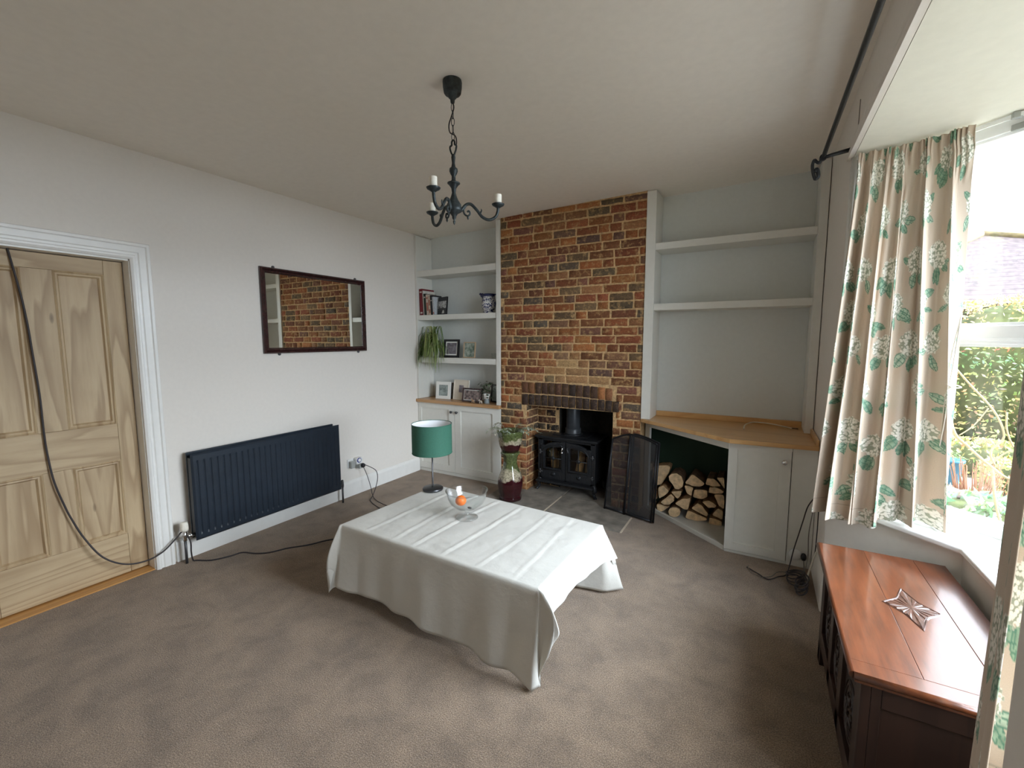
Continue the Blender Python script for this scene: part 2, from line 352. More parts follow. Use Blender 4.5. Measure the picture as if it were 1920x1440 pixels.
# sill board
sill = [(3.685, 2.90), (3.685, 2.835), (3.715, 2.81), (4.145, 2.40), (4.145, 1.30), (3.715, .89), (3.70, .83), (RX, .83), (4.09, .91), (4.39, 1.19), (4.39, 2.54), (4.09, 2.82), (RX, 2.90)]
struct('trim_1', MB().prism(sill, .628, .655), 'upvc', bevel=.008, seg=3, fix=True)
# moulding along the lower edge of the beam over the bay
mb = MB(); pr = [(0, 0), (-.022, 0), (-.026, .02), (-.014, .034), (-.02, .05), (-.010, .075), (-.012, .09), (0, .1)]
vs = [(RX+dx, y, SOFF+dz) for y in (CY1-.04, CY0+.03) for dx, dz in pr]; n = len(pr)
mb.add(vs, [(i, i+1, n+i+1, n+i) for i in range(n-1)]+[tuple(range(n)), tuple(range(n, 2*n))[::-1]])
struct('trim_2', mb, 'wall', fix=True)
# vertical bead where the room wall turns into the bay
struct('trim_3', MB().tube([(RX+.008, CY0-.008, .66), (RX+.008, CY0-.008, SOFF)], .016, 10), 'trim')
# skirting
def skirting(name, y0, y1):
    mb = MB(); pr = [(0, 0), (.018, 0), (.018, .125), (.014, .138), (.006, .148), (0, .152)]; n = len(pr)
    mb.add([(dx, y, z) for y in (y0, y1) for dx, z in pr], [(i, i+1, n+i+1, n+i) for i in range(n-1)]+[tuple(range(n)), tuple(range(n, 2*n))[::-1]])
    struct(name, mb, 'trim', fix=True)
skirting('baseboard_left', 1.31, 3.735); skirting('baseboard_left_near', YB, .32)

# windows of the bay
def bay_window(name, a, b, split=True):
    a = Vector((*a, 0)); b = Vector((*b, 0)); d = (b-a); L = d.length; d.normalize(); n = Vector((-d.y, d.x, 0))
    if n.dot(Vector((1, 0, 0))) < 0: n = -n      # outward
    Mx = Matrix(((d.x, n.x, 0, a.x), (d.y, n.y, 0, a.y), (0, 0, 1, 0), (0, 0, 0, 1)))
    f = MB(); z0, z1 = .655, SOFF; w = .052; t = .06
    f.box((0, 0, z0), (w, t, z1), Mx); f.box((L-w, 0, z0), (L, t, z1), Mx); f.box((w, 0, z0), (L-w, t, z0+.055), Mx); f.box((w, 0, z1-.055), (L-w, t, z1), Mx)
    fr = struct(name, f, 'upvc', bevel=.004)
    tr = MB().box((w, -.004, 1.487), (L-w, t-.004, 1.567), Mx); tr.box((w, -.012, 1.50), (L-w, -.004, 1.515), Mx)
    obj('transom', tr, 'upvc', fr, bevel=.004)
    for (za, zb) in ((z0+.055, 1.487), (1.567, z1-.055)):
        s_ = MB(); q = .012
        for bx in (((w, .01, za), (w+q, .05, zb)), ((L-w-q, .01, za), (L-w, .05, zb)), ((w, .01, za), (L-w, .05, za+q)), ((w, .01, zb-q), (L-w, .05, zb))): s_.box(*bx, Mx)
        obj('glazing_bead', s_, 'upvc', fr, bevel=.002)
        obj('pane', MB().box((w+q, .028, za+q), (L-w-q, .032, zb-q), Mx), 'pane', fr)
    return fr
bay_window('window_1', BAY[0], BAY[1]); bay_window('window_2', BAY[1], BAY[2]); bay_window('window_3', BAY[2], BAY[3])
mb = MB()
for x, y in (BAY[1], BAY[2]): mb.tube([(x+.02, y, .655), (x+.02, y, SOFF)], .035, 10)
struct('window_corner_post', mb, 'upvc')

# ------------------------------------------------------------------ door and its moulded surround
pr = [(0, 0), (.0, .018), (.012, .026), (.022, .026), (.028, .016), (.040, .016), (.046, .022), (.078, .022), (.084, .03), (.098, .03), (.104, .018), (.104, 0)]
mb = MB(); L_ = [(1.20, 0, (1, 0)), (1.20, 2.005, (1, 1)), (.43, 2.005, (-1, 1)), (.43, 0, (-1, 0))]; n = len(pr)
for y, z, (dy, dz) in L_: mb.v += [(h, y+dy*(w-.006), z+dz*(w-.006)) for w, h in pr]
for k in range(3):
    for i in range(n-1): mb.f.append([k*n+i, k*n+i+1, (k+1)*n+i+1, (k+1)*n+i]); mb.c.append((1, 1, 1)); mb.m.append(0); mb.smooth.append(False)
struct('trim_4', mb, 'trim', fix=True)
mb = MB().box((-.2, .42, 0), (0.0, .44, 2.0)); mb.box((-.2, 1.19, 0), (.0, 1.21, 2.0)); mb.box((-.2, .42, 1.99), (.0, 1.21, 2.01))
mb.box((-.155, .44, 0), (-.14, .455, 1.99)); mb.box((-.155, 1.175, 0), (-.14, 1.19, 1.99)); struct('trim_5', mb, 'trim')
door = thing('door_1', 'stripped pine four panel door', 'door', (-.09, .815, 0)); del door['label']; del door['category']; door['kind'] = 'structure'
DX0, DX1 = -.125, -.085; Y0, Y1, ya, yb, yc, yd = .443, 1.187, .535, .748, .872, 1.095
for y0, y1 in ((Y0, ya), (yd, Y1)): obj('stile', MB().box((DX0, y0, .015), (DX1, y1, 1.985)), 'pine_v', door, bevel=.0015)
for z0, z1 in ((.015, .27), (.755, .985), (1.90, 1.985)): obj('rail', MB().box((DX0, ya+.001, z0), (DX1, yd-.001, z1)), 'pine_h', door, bevel=.0015)
for z0, z1 in ((.271, .754), (.986, 1.899)): obj('muntin', MB().box((DX0, yb, z0), (DX1, yc, z1)), 'pine_v', door, bevel=.0015)
for y0, y1 in ((ya, yb), (yc, yd)):
    for z0, z1 in ((.27, .755), (.985, 1.90)):
        p = obj('panel', MB().box((DX0+.01, y0, z0), (DX1-.016, y1, z1)), 'pine_v', door)
        mo = MB(); prf = [(0, -.001), (.006, .003), (.012, -.004), (.02, -.003), (.028, -.016)]
        cs = [(y0, z0, 1, 1), (y1, z0, -1, 1), (y1, z1, -1, -1), (y0, z1, 1, -1)]
        for y, z, dy, dz in cs: mo.v += [(DX1+h, y+dy*w, z+dz*w) for w, h in prf]
        for k in range(4):
            for i in range(4): a_ = k*5+i; b_ = ((k+1) % 4)*5+i; mo.f.append([a_, a_+1, b_+1, b_]); mo.c.append((1, 1, 1)); mo.m.append(0); mo.smooth.append(False)
        obj('panel_moulding', mo, 'pine_v', p, fix=True)
struct('door_threshold', MB().box((-.2, .44, -.01), (-.0, 1.19, .008)), 'threshold')
struct('hall_floor_light_block', MB().box((-1.4, 0, -.06), (-.2, 1.8, -.0)), 'threshold')  # unseen floor behind the door, added only to stop daylight leaking in
struct('hall_light_block', MB().box((-1.5, -.2, 0), (-1.4, 2, 2.8)).box((-1.4, -.2, 2.3), (-.2, 2, 2.4)).box((-1.4, -.3, 0), (-.2, -.2, 2.4)).box((-1.4, 2, 0), (-.2, 2.1, 2.4)), 'wall')  # unseen box behind the closed door, added only to block sky light

# ------------------------------------------------------------------ brick chimney breast, real bricks on lime mortar
BF = 3.75
PAL = [(.40, .155, .052), (.36, .125, .042), (.42, .18, .06), (.31, .105, .042), (.27, .11, .045), (.21, .08, .04), (.20, .13, .07), (.15, .11, .065), (.36, .17, .075), (.33, .10, .045)]
def brick(mb, o, u, v, n, w, h, col, proud=.007, jit=.0045, sooty=0):
    nu, nv = max(4, int(w/.028)), 4; vs = []
    o = Vector(o); sd = random.random()*100
    for j in range(nv+1):
        for i in range(nu+1):
            a = i/nu; c = j/nv
            e = 1 if (i in (0, nu) or j in (0, nv)) else 0
            P = o+u*(w*a)+v*(h*c)
            q = mnoise.noise(P*22+Vector((sd, 0, 0))); q2 = mnoise.noise(P*30+Vector((0, sd, 0)))
            if e: P += n*(-.002)+(u*q+v*q2)*jit*1.3
            else: P += n*(proud+q*.004)
            if not e and (i in (1, nu-1)): P += u*(-1 if i == 1 else 1)*min(w/nu-.006, .018)
            if not e and (j in (1, nv-1)): P += v*(-1 if j == 1 else 1)*(h/nv-.005)
            vs.append(P)
    mb.cur = col
    mb.add(vs, [(j*(nu+1)+i, j*(nu+1)+i+1, (j+1)*(nu+1)+i+1, (j+1)*(nu+1)+i) for j in range(nv) for i in range(nu)], True)
def bricks(mb, o, u, n, U, z0, z1, hole=None, soot=None, cols=PAL, smear=None, ch=.0735):
    o = Vector(o); u = Vector(u); v = Vector((0, 0, 1)); n = Vector(n); z = z0; row = 0; j = .012
    while z < z1-.02:
        h = min(ch-j, z1-z-.004); x = -random.uniform(0, .2) if row % 2 else -.06
        while x < U:
            L = random.choice([.215, .215, .225, .205, .105, .11, .16]) ; a, b_ = max(x, .002), min(x+L-j, U-.002)
            segs = [(a, b_)]
            if hole:
                for (hx0, hx1, hz0, hz1) in hole:
                    if z+h > hz0+.012 and z < hz1-.012:
                        ns = []
                        for s0, s1 in segs:
                            if s1 <= hx0 or s0 >= hx1: ns.append((s0, s1)); continue
                            if s0 < hx0: ns.append((s0, hx0-.004))
                            if s1 > hx1: ns.append((hx1+.004, s1))
                        segs = ns
            for s0, s1 in segs:
                if s1-s0 > .028:
                    c = random.choice(cols); k = random.uniform(.62, 1.08); c = (c[0]*k, c[1]*k*.95, c[2]*k*.9)
                    if random.random() < .15: c = tuple(q*.6+.035 for q in c)
                    cx, cz = (s0+s1)/2, z+h/2; pr_ = .007
                    if smear:
                        f = smear(cx, cz)
                        if f > 0: c = tuple(a_*(1-f)+b2*f for a_, b2 in zip(c, (.46, .30, .14))); pr_ = .007-.006*f
                    if soot:
                        f = soot(cx, cz); c = tuple(a_*(1-f)+b2*f for a_, b2 in zip(c, (.016, .013, .011)))
                    brick(mb, o+u*s0+v*(z+random.uniform(-.002, .002)), u, v, n, s1-s0, h, c, pr_)
            x += L+random.uniform(-.002, .002)
        z += ch*random.uniform(.97, 1.03); row += 1
BX0, BX1, OX0, OX1, OZ = 1.115, 2.52, 1.41, 2.275, .865
AX0, AX1, AZ = 1.355, 2.30, 1.095
mb = MB()
mb.cur = (1, 1, .999)
def sm(x, z):
    x += BX0; d = math.hypot((x-1.83)/.24, (z-1.27)/.12); f = max(0, 1-d)*1.6
    f = max(f, max(0, 1-abs(z-1.13)/.05)*.7*(1 if AX0 < x < AX1 else 0))
    return min(.95, f)*random.uniform(.5, 1)
def st(x, z):
    x += BX0; return .8*max(0, 1-math.hypot((x-1.37)/.09, (z-.98)/.2))+.5*max(0, 1-math.hypot((x-1.36)/.10, (z-.80)/.12))
bricks(mb, (BX0, BF, 0), (1, 0, 0), (0, -1, 0), BX1-BX0, .004, 2.70, hole=[(OX0-BX0, OX1-BX0, -1, OZ), (AX0-BX0, AX1-BX0, OZ-.04, AZ)], smear=sm, soot=st)
wc_mb = mb; mb = MB(); mb.cur = (1, 1, .999)
# arch over the opening: two rings of upright bricks, blackened by smoke
nb = 14
for ring in range(2):
    x = AX0+.004
    k = 0
    while x < AX1-.03:
        w = random.uniform(.058, .068); t = (x+w/2-AX0)/(AX1-AX0); camb = (.006*math.sin(PI*t) if ring == 0 else .012*math.sin(PI*t)-.018*t)
        z = OZ+.0005+ring*.117+camb; h = .108-(.010*t if ring == 0 else 0)
        if ring == 1: sf = .95-.35*abs(random.gauss(0, .6))-(.95 if t > .80 else 0) ; 
        else: sf = .93
        sf = max(0., min(.97, sf)); c = random.choice(PAL[:6]); c = tuple(a_*(1-sf)+b2*sf for a_, b2 in zip(c, (.022, .015, .012)))
        q = Vector((.02*(t-.5)*2, 0, 1)).normalized()
        brick(mb, (x, BF, z), Vector((1, 0, 0)), q, Vector((0, -1, 0)), w, h, c, .012)
        x += w+.0065; k += 1
arch_mb = mb; mb = wc_mb
# left jamb and the splayed return inside the opening
so = lambda x, z: min(.97, max(0, (x-.14)/.16))*.9+(.1 if z > .7 else 0)
bricks(mb, (OX0, BF, 0), (0, 1, 0), (1, 0, 0), .25, .004, OZ, ch=.0735, soot=lambda x, z: min(.7, .15+x*1.6+(.2 if z > .6 else 0)))
bricks(mb, (OX0, 4.0, 0), (1, 0, 0), (0, -1, 0), .24, .004, OZ, soot=lambda x, z: min(.97, .30+max(0, x-.02)*4.4))
bricks(mb, (OX1, 4.25, 0), (0, -1, 0), (-1, 0, 0), .5, .004, OZ, soot=lambda x, z: .93)
wc = struct('wall_chimney', mb, 'brick'); obj('brick_arch', arch_mb, 'brick_sooty', wc)
mo = MB()     # mortar body of the breast
mo.box((BX0, BF+.001, 0), (OX0-.001, 4.28, OZ)); mo.box((OX1+.001, BF+.001, 0), (BX1, 4.28, OZ)); mo.box((BX0, BF+.001, OZ), (BX1, 4.28, 2.72))
mo.mi = 1; mo.box((OX0+.24, 4.001, 0), (OX0+.245, 4.28, OZ)); mo.box((OX0+.24, 4.25, 0), (OX1, 4.28, OZ)); mo.box((OX0, BF+.03, OZ-.006), (OX1, 4.28, OZ-.0005))
mo.mi = 0; mo.box((OX0-.001, 4.001, 0), (OX0+.24, 4.28, OZ-.007))
obj('mortar_backing', mo, ['mortar', 'soot'], wc)

# ------------------------------------------------------------------ hearth
h = thing('hearth', 'grey flagstone hearth set flush in the carpet before the stove', 'hearth', (1.85, 3.6, 0))
for poly in ([(1.16, 3.25), (1.795, 3.25), (1.785, BF-.004), (1.16, BF-.004)], [(1.812, 3.25), (2.50, 3.25), (2.50, BF-.004), (1.80, BF-.004)], [(OX0+.012, BF), (1.79, BF), (1.79, 3.985), (OX0+.012, 3.985)], [(1.80, BF), (OX1-.012, BF), (OX1-.012, 4.24), (1.80, 4.24)]):
    obj('stone_slab', MB().prism(poly, .001, .007), 'stone', h, bevel=.002)
for poly in ([(1.797, 3.25), (1.810, 3.25), (1.798, BF-.004), (1.787, BF-.004)], [(2.501, 3.25), (2.514, 3.25), (2.514, 3.58), (2.501, 3.58)]): obj('grout_line', MB().prism(poly, .001, .0068), 'grout', h)
# ------------------------------------------------------------------ fitted shelves and cupboards
def shaker(parent, x0, x1, z0, z1, yf, ix0, ix1, iz0, iz1, name='door', th=.02):
    m_ = MB()
    m_.box((x0, yf, z0), (ix0, yf+th, z1)); m_.box((ix1, yf, z0), (x1, yf+th, z1)); m_.box((ix0, yf, z0), (ix1, yf+th, iz0)); m_.box((ix0, yf, iz1), (ix1, yf+th, z1))
    d = obj(name, m_, 'joinery', parent)
    obj('door_panel', MB().box((ix0-.002, yf+.0155, iz0-.002), (ix1+.002, yf+th-.001, iz1+.002)), 'joinery', d)
    return d
def knob(d, x, y, z, material='pewter', r=.015):
    k = MB().lathe([(r*.45, 0), (r*.4, .010), (r*.7, .014), (r, .020), (r*.95, .027), (r*.5, .031), (1e-4, .032)], (x, y, z), 16, M_=Matrix.Rotation(PI/2, 4, 'X'))
    obj('knob', k, material, d)
t = thing('alcove_shelving', 'pale painted shelving of three shelves filling the left alcove', 'shelves', (.55, 3.87, .84), 'alcove shelving')
obj('side_panel', MB().box((.002, 3.735, .839), (.03, 3.996, 2.645)), 'joinery', t, bevel=.002)
obj('side_panel', MB().box((1.066, 3.735, .839), (1.113, 3.996, 2.672)), 'joinery', t, bevel=.002)
for z0, z1 in ((2.197, 2.262), (1.722, 1.777), (1.252, 1.310)): obj('shelf', MB().box((.031, 3.742, z0), (1.065, 3.997, z1)), 'joinery', t, bevel=.002)
t = thing('base_cupboard', 'two-door painted cupboard under the books and photo frames', 'cupboard', (.55, 3.87, 0))
obj('carcass', MB().box((.004, 3.762, .03), (1.111, 3.99, .803)), 'joinery', t)
obj('plinth', MB().box((.004, 3.75, 0), (1.111, 3.77, .034)), 'joinery', t, bevel=.002)
d = shaker(t, .006, .523, .04, .80, 3.741, .05, .444, .112, .742); knob(d, .488, 3.741, .72)
d = shaker(t, .527, 1.109, .04, .80, 3.741, .603, 1.012, .114, .74); knob(d, .561, 3.741, .72)
tag(obj('worktop', MB().box((.002, 3.708, .804), (1.112, 3.997, .838)), 'top_dark', bevel=.004), 'narrow brown wooden worktop beneath the photo frames', 'worktop')

t = thing('alcove_shelving', 'empty pale painted shelving with two thick shelves in the right alcove', 'shelves', (3.1, 3.87, .83), 'alcove shelving')
t['group'] = 'alcove shelving'
obj('side_panel', MB().box((2.522, 3.735, .832), (2.598, 3.996, 2.705)), 'joinery', t, bevel=.002)
obj('side_panel', MB().box((3.688, 3.735, .832), (3.740, 3.996, 2.725)), 'joinery', t, bevel=.002)
for z0, z1 in ((2.234, 2.288), (1.746, 1.800)): obj('shelf', MB().box((2.599, 3.742, z0), (3.687, 3.997, z1)), 'joinery', t, bevel=.002)
A = Vector((2.530, 3.885)); B = Vector((3.228, 3.345)); dd = (B-A).normalized(); nn = Vector((-dd.y, dd.x))
def dprism(mb, s0, s1, d0, d1, z0, z1): mb.prism([A+dd*s0+nn*d0, A+dd*s1+nn*d0, A+dd*s1+nn*d1, A+dd*s0+nn*d1], z0, z1); return mb
Ld = (B-A).length
t = thing('log_store_cupboard', 'angled white cupboard with open log store and single door', 'cupboard', (3.1, 3.7, 0))
f = MB(); dprism(f, 0, .058, 0, .02, .0, .80); dprism(f, .058, Ld-.004, 0, .02, .742, .80); dprism(f, .058, Ld-.004, 0, .02, 0, .034)
obj('face_frame', f, 'joinery', t, bevel=.0015)
obj('base_board', MB().prism([(2.575, 3.882), (3.222, 3.375), (3.222, 3.98), (2.575, 3.98)], .003, .011), 'joinery', t)
obj('interior_back', MB().box((2.53, 3.975, .012), (3.70, 3.99, .79)), 'green_in', t)
obj('interior_side', MB().box((2.524, 3.91, .012), (2.534, 3.974, .79)), 'green_in', t)
obj('divider', MB().box((3.229, 3.352, .012), (3.245, 3.974, .795)), 'green_in', t)
f = MB().box((3.604, 3.338, 0), (3.742, 3.352, .80)); f.box((3.229, 3.338, 0), (3.604, 3.350, .018)); f.box((3.229, 3.3505, .77), (3.604, 3.36, .80)); obj('filler_panel', f, 'joinery', t, bevel=.0015)
d = shaker(t, 3.228, 3.600, .024, .797, 3.330, 3.284, 3.534, .078, .748); knob(d, 3.562, 3.330, .702, 'chrome', .017)
w = MB(); w.prism([(2.523, 3.735), (2.523, 3.997), (3.742, 3.997), (3.742, 3.305), (3.236, 3.262)], .802, .831)
o = tag(obj('worktop', w, 'top_x', bevel=.003, fix=True), 'honey pine worktop with an angled front over the log store', 'worktop')
obj('upstand', MB().box((2.60, 3.972, .831), (3.687, 3.996, .876)).box((3.724, 3.32, .831), (3.742, 3.733, .868)), 'top_x', o, bevel=.003)

# ------------------------------------------------------------------ firewood in the store
LOGS = [[(2.635, 0.413), (2.751, 0.443), (2.777, 0.432), (2.767, 0.379), (2.709, 0.266), (2.665, 0.251), (2.633, 0.316)],
[(2.764, 0.348), (2.787, 0.374), (2.829, 0.384), (2.867, 0.364), (2.885, 0.317), (2.879, 0.275), (2.848, 0.247), (2.82, 0.247), (2.799, 0.282), (2.77, 0.313)],
[(2.948, 0.4), (3.049, 0.332), (3.015, 0.299), (2.957, 0.294), (2.892, 0.31)],
[(3.061, 0.381), (3.115, 0.382), (3.167, 0.33), (3.111, 0.316), (3.05, 0.325)],
[(3.081, 0.305), (3.124, 0.316), (3.19, 0.29), (3.174, 0.268), (3.074, 0.26)],
[(2.683, 0.236), (2.723, 0.262), (2.773, 0.22), (2.736, 0.172), (2.693, 0.138)],
[(2.632, 0.211), (2.674, 0.208), (2.683, 0.152), (2.664, 0.122), (2.629, 0.126)],
[(2.787, 0.218), (2.871, 0.240), (2.868, 0.202), (2.842, 0.165), (2.822, 0.182)],
[(2.89, 0.292), (2.962, 0.284), (2.951, 0.209), (2.914, 0.225)],
[(2.969, 0.271), (3.070, 0.279), (3.070, 0.224), (3.033, 0.199), (2.993, 0.198), (2.960, 0.205)],
[(2.704, 0.109), (2.788, 0.2), (2.815, 0.177), (2.816, 0.141), (2.777, 0.101), (2.734, 0.093)],
[(2.820, 0.12), (2.879, 0.173), (2.947, 0.192), (2.928, 0.089), (2.901, 0.082)],
[(2.673, 0.085), (2.709, 0.092), (2.744, 0.082), (2.787, 0.090), (2.688, 0.005)],
[(2.871, 0.059), (2.863, 0.027), (2.839, 0.006), (2.808, 0.0), (2.782, 0.01), (2.772, 0.039), (2.781, 0.068), (2.805, 0.086), (2.836, 0.09), (2.861, 0.082)],
[(2.95, 0.105), (2.998, 0.158), (3.030, 0.147), (3.083, 0.082), (3.074, 0.058), (3.011, 0.08)],
[(3.03, 0.175), (3.083, 0.197), (3.140, 0.165), (3.130, 0.145), (3.08, 0.132)],
[(2.926, 0.085), (3.075, 0.044), (3.071, 0.026), (2.995, 0.004), (2.907, 0.012)],
[(3.108, 0.08), (3.149, 0.145), (3.189, 0.129), (3.188, 0.055)],
[(3.092, 0.058), (3.184, 0.042), (3.186, 0.002), (3.086, 0.0)],
[(3.114, 0.255), (3.191, 0.265), (3.196, 0.145), (3.156, 0.165)],
[(3.128, 0.396), (3.185, 0.405), (3.193, 0.311), (3.173, 0.338)],
[(2.582, 0.403), (2.6, 0.432), (2.625, 0.425), (2.627, 0.378), (2.594, 0.351)],
[(2.593, 0.076), (2.655, 0.086), (2.662, 0.012), (2.599, 0.012)]]
LLAB = ['big pale split log at top left of the firewood pile', 'thick round log with bark on top of the pile', 'wedge-shaped split log on top in the middle of the pile', 'jagged split log at the top right of the firewood pile',
 'flat splintered log just below the jagged top right one', 'brown five-sided log under the big pale split log', 'log half hidden behind the edge of the fire screen', 'log directly beneath the thick round barked log',
 'quarter log under the left end of the top wedge', 'dark shadowed log in the centre of the pile', 'pale half-moon split log low on the left of the pile', 'pale wedge log with knots beside the half-moon log',
 'ochre triangular split log at the bottom left corner', 'small round log on the base board of the store', 'long tapering wedge leaning in the lower middle of the pile', 'lens-shaped split log resting above the tapering wedge',
 'thin flat split log on the base board under the wedge', 'triangular log at the lower right by the cupboard door', 'blocky bottom right corner log touching the base board', 'shaded reddish log against the right side of the store',
 'dark topmost log tucked in the right corner', 'log seen through the screen mesh at the top left', 'low log seen through the bottom of the screen mesh']
for i, P in enumerate(LOGS):
    cx = sum(p[0] for p in P)/len(P); cz = sum(p[1] for p in P)/len(P)
    need = 3.83-.792*(min(p[0] for p in P)-2.6)+.035; yf = max(3.75+random.uniform(-.004, .02), need); k = yf/3.75
    if i in (21, 22): yf += .03
    Q = []
    m_ = len(P)
    for j in range(m_):           # rounded outline
        a = Vector(P[j]); b_ = Vector(P[(j+1) % m_]); z_ = Vector(P[j-1])
        if m_ >= 8: Q.append(a)
        else: Q += [a+(z_-a)*.16, a*.9+(z_+b_)*.05, a+(b_-a)*.16, a+(b_-a)*.5+Vector((random.uniform(-.003, .003), random.uniform(-.003, .003)))]
    T = lambda p, f: ((3.4+(p[0]-3.4)*k-cxk)*f+cxk, max(.0125, (1.51+(p[1]+.012-1.51)*k-czk)*f+czk))
    cxk, czk = 3.4+(cx-3.4)*k, 1.51+(cz+.012-1.51)*k
    n = len(Q); yb = min(3.965, yf+random.uniform(.19, .24)); mb = MB(); rings = [(yf, .975), (yf+.004, 1), (yf+.07, .985), (yb-.05, .97), (yb, .95)]
    vs = []
    for y, f in rings: vs += [(T(p, f)[0], y, T(p, f)[1]) for p in Q]
    mb.mi = 0; mb.add(vs, [tuple(range(n))]+[tuple(range(4*n, 5*n))[::-1]])
    mb.mi = 1
    for r_ in range(4):
        for j in range(n): mb.f.append([r_*n+j, r_*n+(j+1) % n, (r_+1)*n+(j+1) % n, (r_+1)*n+j]); mb.c.append((1, 1, 1)); mb.m.append(1); mb.smooth.append(False)
    tag(obj('log', mb, ['logend', 'bark' if i in (1, 13, 2, 9, 20, 19, 3) else 'splitlog'], fix=True), LLAB[i], 'log', 'firewood logs in the store')

# ------------------------------------------------------------------ wood-burning stove
t = thing('wood_stove', 'black cast-iron stove with two arched glass doors in the brick fireplace', 'stove', (1.80, 3.95, .007))
SX0, SX1, SY, SZ0, SZ1 = 1.50, 2.09, 3.82, .125, .545
mb = MB().box((SX0, SY+.03, SZ0), (SX0+.02, 4.16, SZ1)).box((SX1-.02, SY+.03, SZ0), (SX1, 4.16, SZ1)).box((SX0, 4.14, SZ0), (SX1, 4.16, SZ1)).box((SX0, SY+.03, SZ0), (SX1, 4.16, SZ0+.02)).box((SX0, SY+.03, SZ1-.02), (SX1, 4.16, SZ1))
mb.box((SX0-.004, SY+.012, SZ0), (SX0+.045, SY+.035, SZ1)).box((SX1-.045, SY+.012, SZ0), (SX1+.004, SY+.035, SZ1)).box((SX0, SY+.012, SZ1-.03), (SX1, SY+.035, SZ1)).box((SX0, SY+.012, SZ0), (SX1, SY+.035, SZ0+.02)).box((1.785, SY+.012, SZ0), (1.805, SY+.035, SZ1))
obj('firebox', mb, 'iron', t, bevel=.003)
obj('top_plate', MB().box((SX0-.03, SY-.02, SZ1), (SX1+.03, 4.18, SZ1+.018)).box((SX0-.015, SY-.008, SZ1-.012), (SX1+.015, 4.17, SZ1)), 'iron', t, bevel=.005, seg=3)
mb = MB().box((1.62, 3.90, SZ1+.018), (1.98, 4.10, SZ1+.024)); mb.lathe([(.095, 0), (.095, .012), (.08, .018)], (1.80, 4.0, SZ1+.018), 24); obj('hot_plate', mb, 'iron', t, bevel=.002)
obj('flue_pipe', MB().lathe([(.078, 0), (.078, .055), (.074, .058), (.068, .06), (.068, .32)], (1.80, 4.0, SZ1+.03), 32, cap=False), 'flue', t)
obj('ash_lip', MB().box((SX0+.0, SY-.05, SZ0-.022), (SX1, SY+.03, SZ0-.002)), 'iron', t, bevel=.006, seg=3)
for x in (SX0+.02, SX1-.02):
    for y in (SY+.03, 4.13):
        s_ = 1 if x > 1.8 else -1; fr = 1 if y > 4 else -1
        p = smooth_path([(x, y, SZ0), (x+s_*.02, y+fr*.015, .09), (x+s_*.012, y+fr*.01, .045), (x+s_*.035, y+fr*.03, .010)], 5); obj('leg', MB().tube(p, [.026]*4+[.022]*4+[.016]*4+[.014]*2+[.018]*2, 8), 'iron', t)
def stove_door(x0, x1, hinge):
    zb, zt = .142, .515; iz0, izt = .245, .47; m_ = MB(); cx = (x0+x1)/2; ix0, ix1 = x0+.040, x1-.040; outer = 1 if hinge > 0 else -1
    # frame pieces around an arched pane: arch rises towards the middle of the stove
    def top(x):
        q = (x-ix0)/(ix1-ix0); q = q if hinge > 0 else 1-q        # q: 0 at the meeting side, 1 at the hinge
        return iz0+.150+.068*math.sqrt(max(0, 1-(q*.97)**2.2))
    m_.box((x0, SY, zb), (ix0, SY+.028, zt-.045 if hinge < 0 else zt)); m_.box((ix1, SY, zb), (x1, SY+.028, zt-.045 if hinge > 0 else zt)); m_.box((ix0, SY, zb), (ix1, SY+.028, iz0))
    k = 12
    for i in range(k):
        xa, xb = ix0+(ix1-ix0)*i/k, ix0+(ix1-ix0)*(i+1)/k; za, zb_ = top(xa), top(xb)
        ta, tb = za+.048, zb_+.048
        m_.prism([(xa, za), (xb, zb_), (xb, tb), (xa, ta)], 0, .028, Matrix(((1, 0, 0, 0), (0, 0, -1, SY+.028), (0, 1, 0, 0), (0, 0, 0, 1))))
    d = obj('door', m_, 'iron', t, bevel=.002, fix=True)
    mld = MB(); pth = [(ix0-.015, SY-.003, iz0-.018), (ix0-.015, SY-.003, top(ix0)+.0)]+[(ix0+(ix1-ix0)*i/10, SY-.003, top(ix0+(ix1-ix0)*i/10)+.02) for i in range(11)]+[(ix1+.015, SY-.003, top(ix1)), (ix1+.015, SY-.003, iz0-.018), (ix0-.015, SY-.003, iz0-.018)]
    mld.tube(pth, .006, 6); obj('door_moulding', mld, 'iron', d)
    obj('glass', MB().box((ix0-.008, SY+.018, iz0-.006), (ix1+.008, SY+.021, .475)), 'stoveglass', d)
    g = MB(); g.tube([(cx, SY+.006, iz0), (cx, SY+.006, top(cx))], .0055, 6); g.tube([(ix0, SY+.006, .345), (ix1, SY+.006, .345)], .005, 6)
    g.lathe([(.020, -.006), (.022, 0), (.012, .008), (1e-4, .010)], (cx, SY+.004, .345), 12, M_=Matrix.Rotation(PI/2, 4, 'X')); obj('glazing_bar', g, 'iron', d)
    v = MB(); v.lathe([(.021, 0), (.021, .006), (.012, .010), (.008, .02), (1e-4, .021)], (cx+.01, SY, .188), 16, M_=Matrix.Rotation(PI/2, 4, 'X')); v.box((cx-.07, SY-.004, .178), (cx-.03, SY+.001, .198)); v.box((cx+.04, SY-.004, .178), (cx+.075, SY+.001, .198)); obj('air_vent', v, 'iron', d, bevel=.001)
    for z in (.20, .40):
        xh = x1+.012 if hinge > 0 else x0-.012; hm = MB().lathe([(.007, -.022), (.012, -.016), (.008, -.008), (.009, .008), (.012, .016), (.006, .024)], (xh, SY+.008, z), 12); hm.tube([(xh-hinge*.03, SY+.002, z), (xh+hinge*.018, SY+.004, z)], .006, 6); obj('hinge', hm, 'iron_l', d)
    return d
dl = stove_door(1.535, 1.790, -1); dr = stove_door(1.800, 2.055, 1)
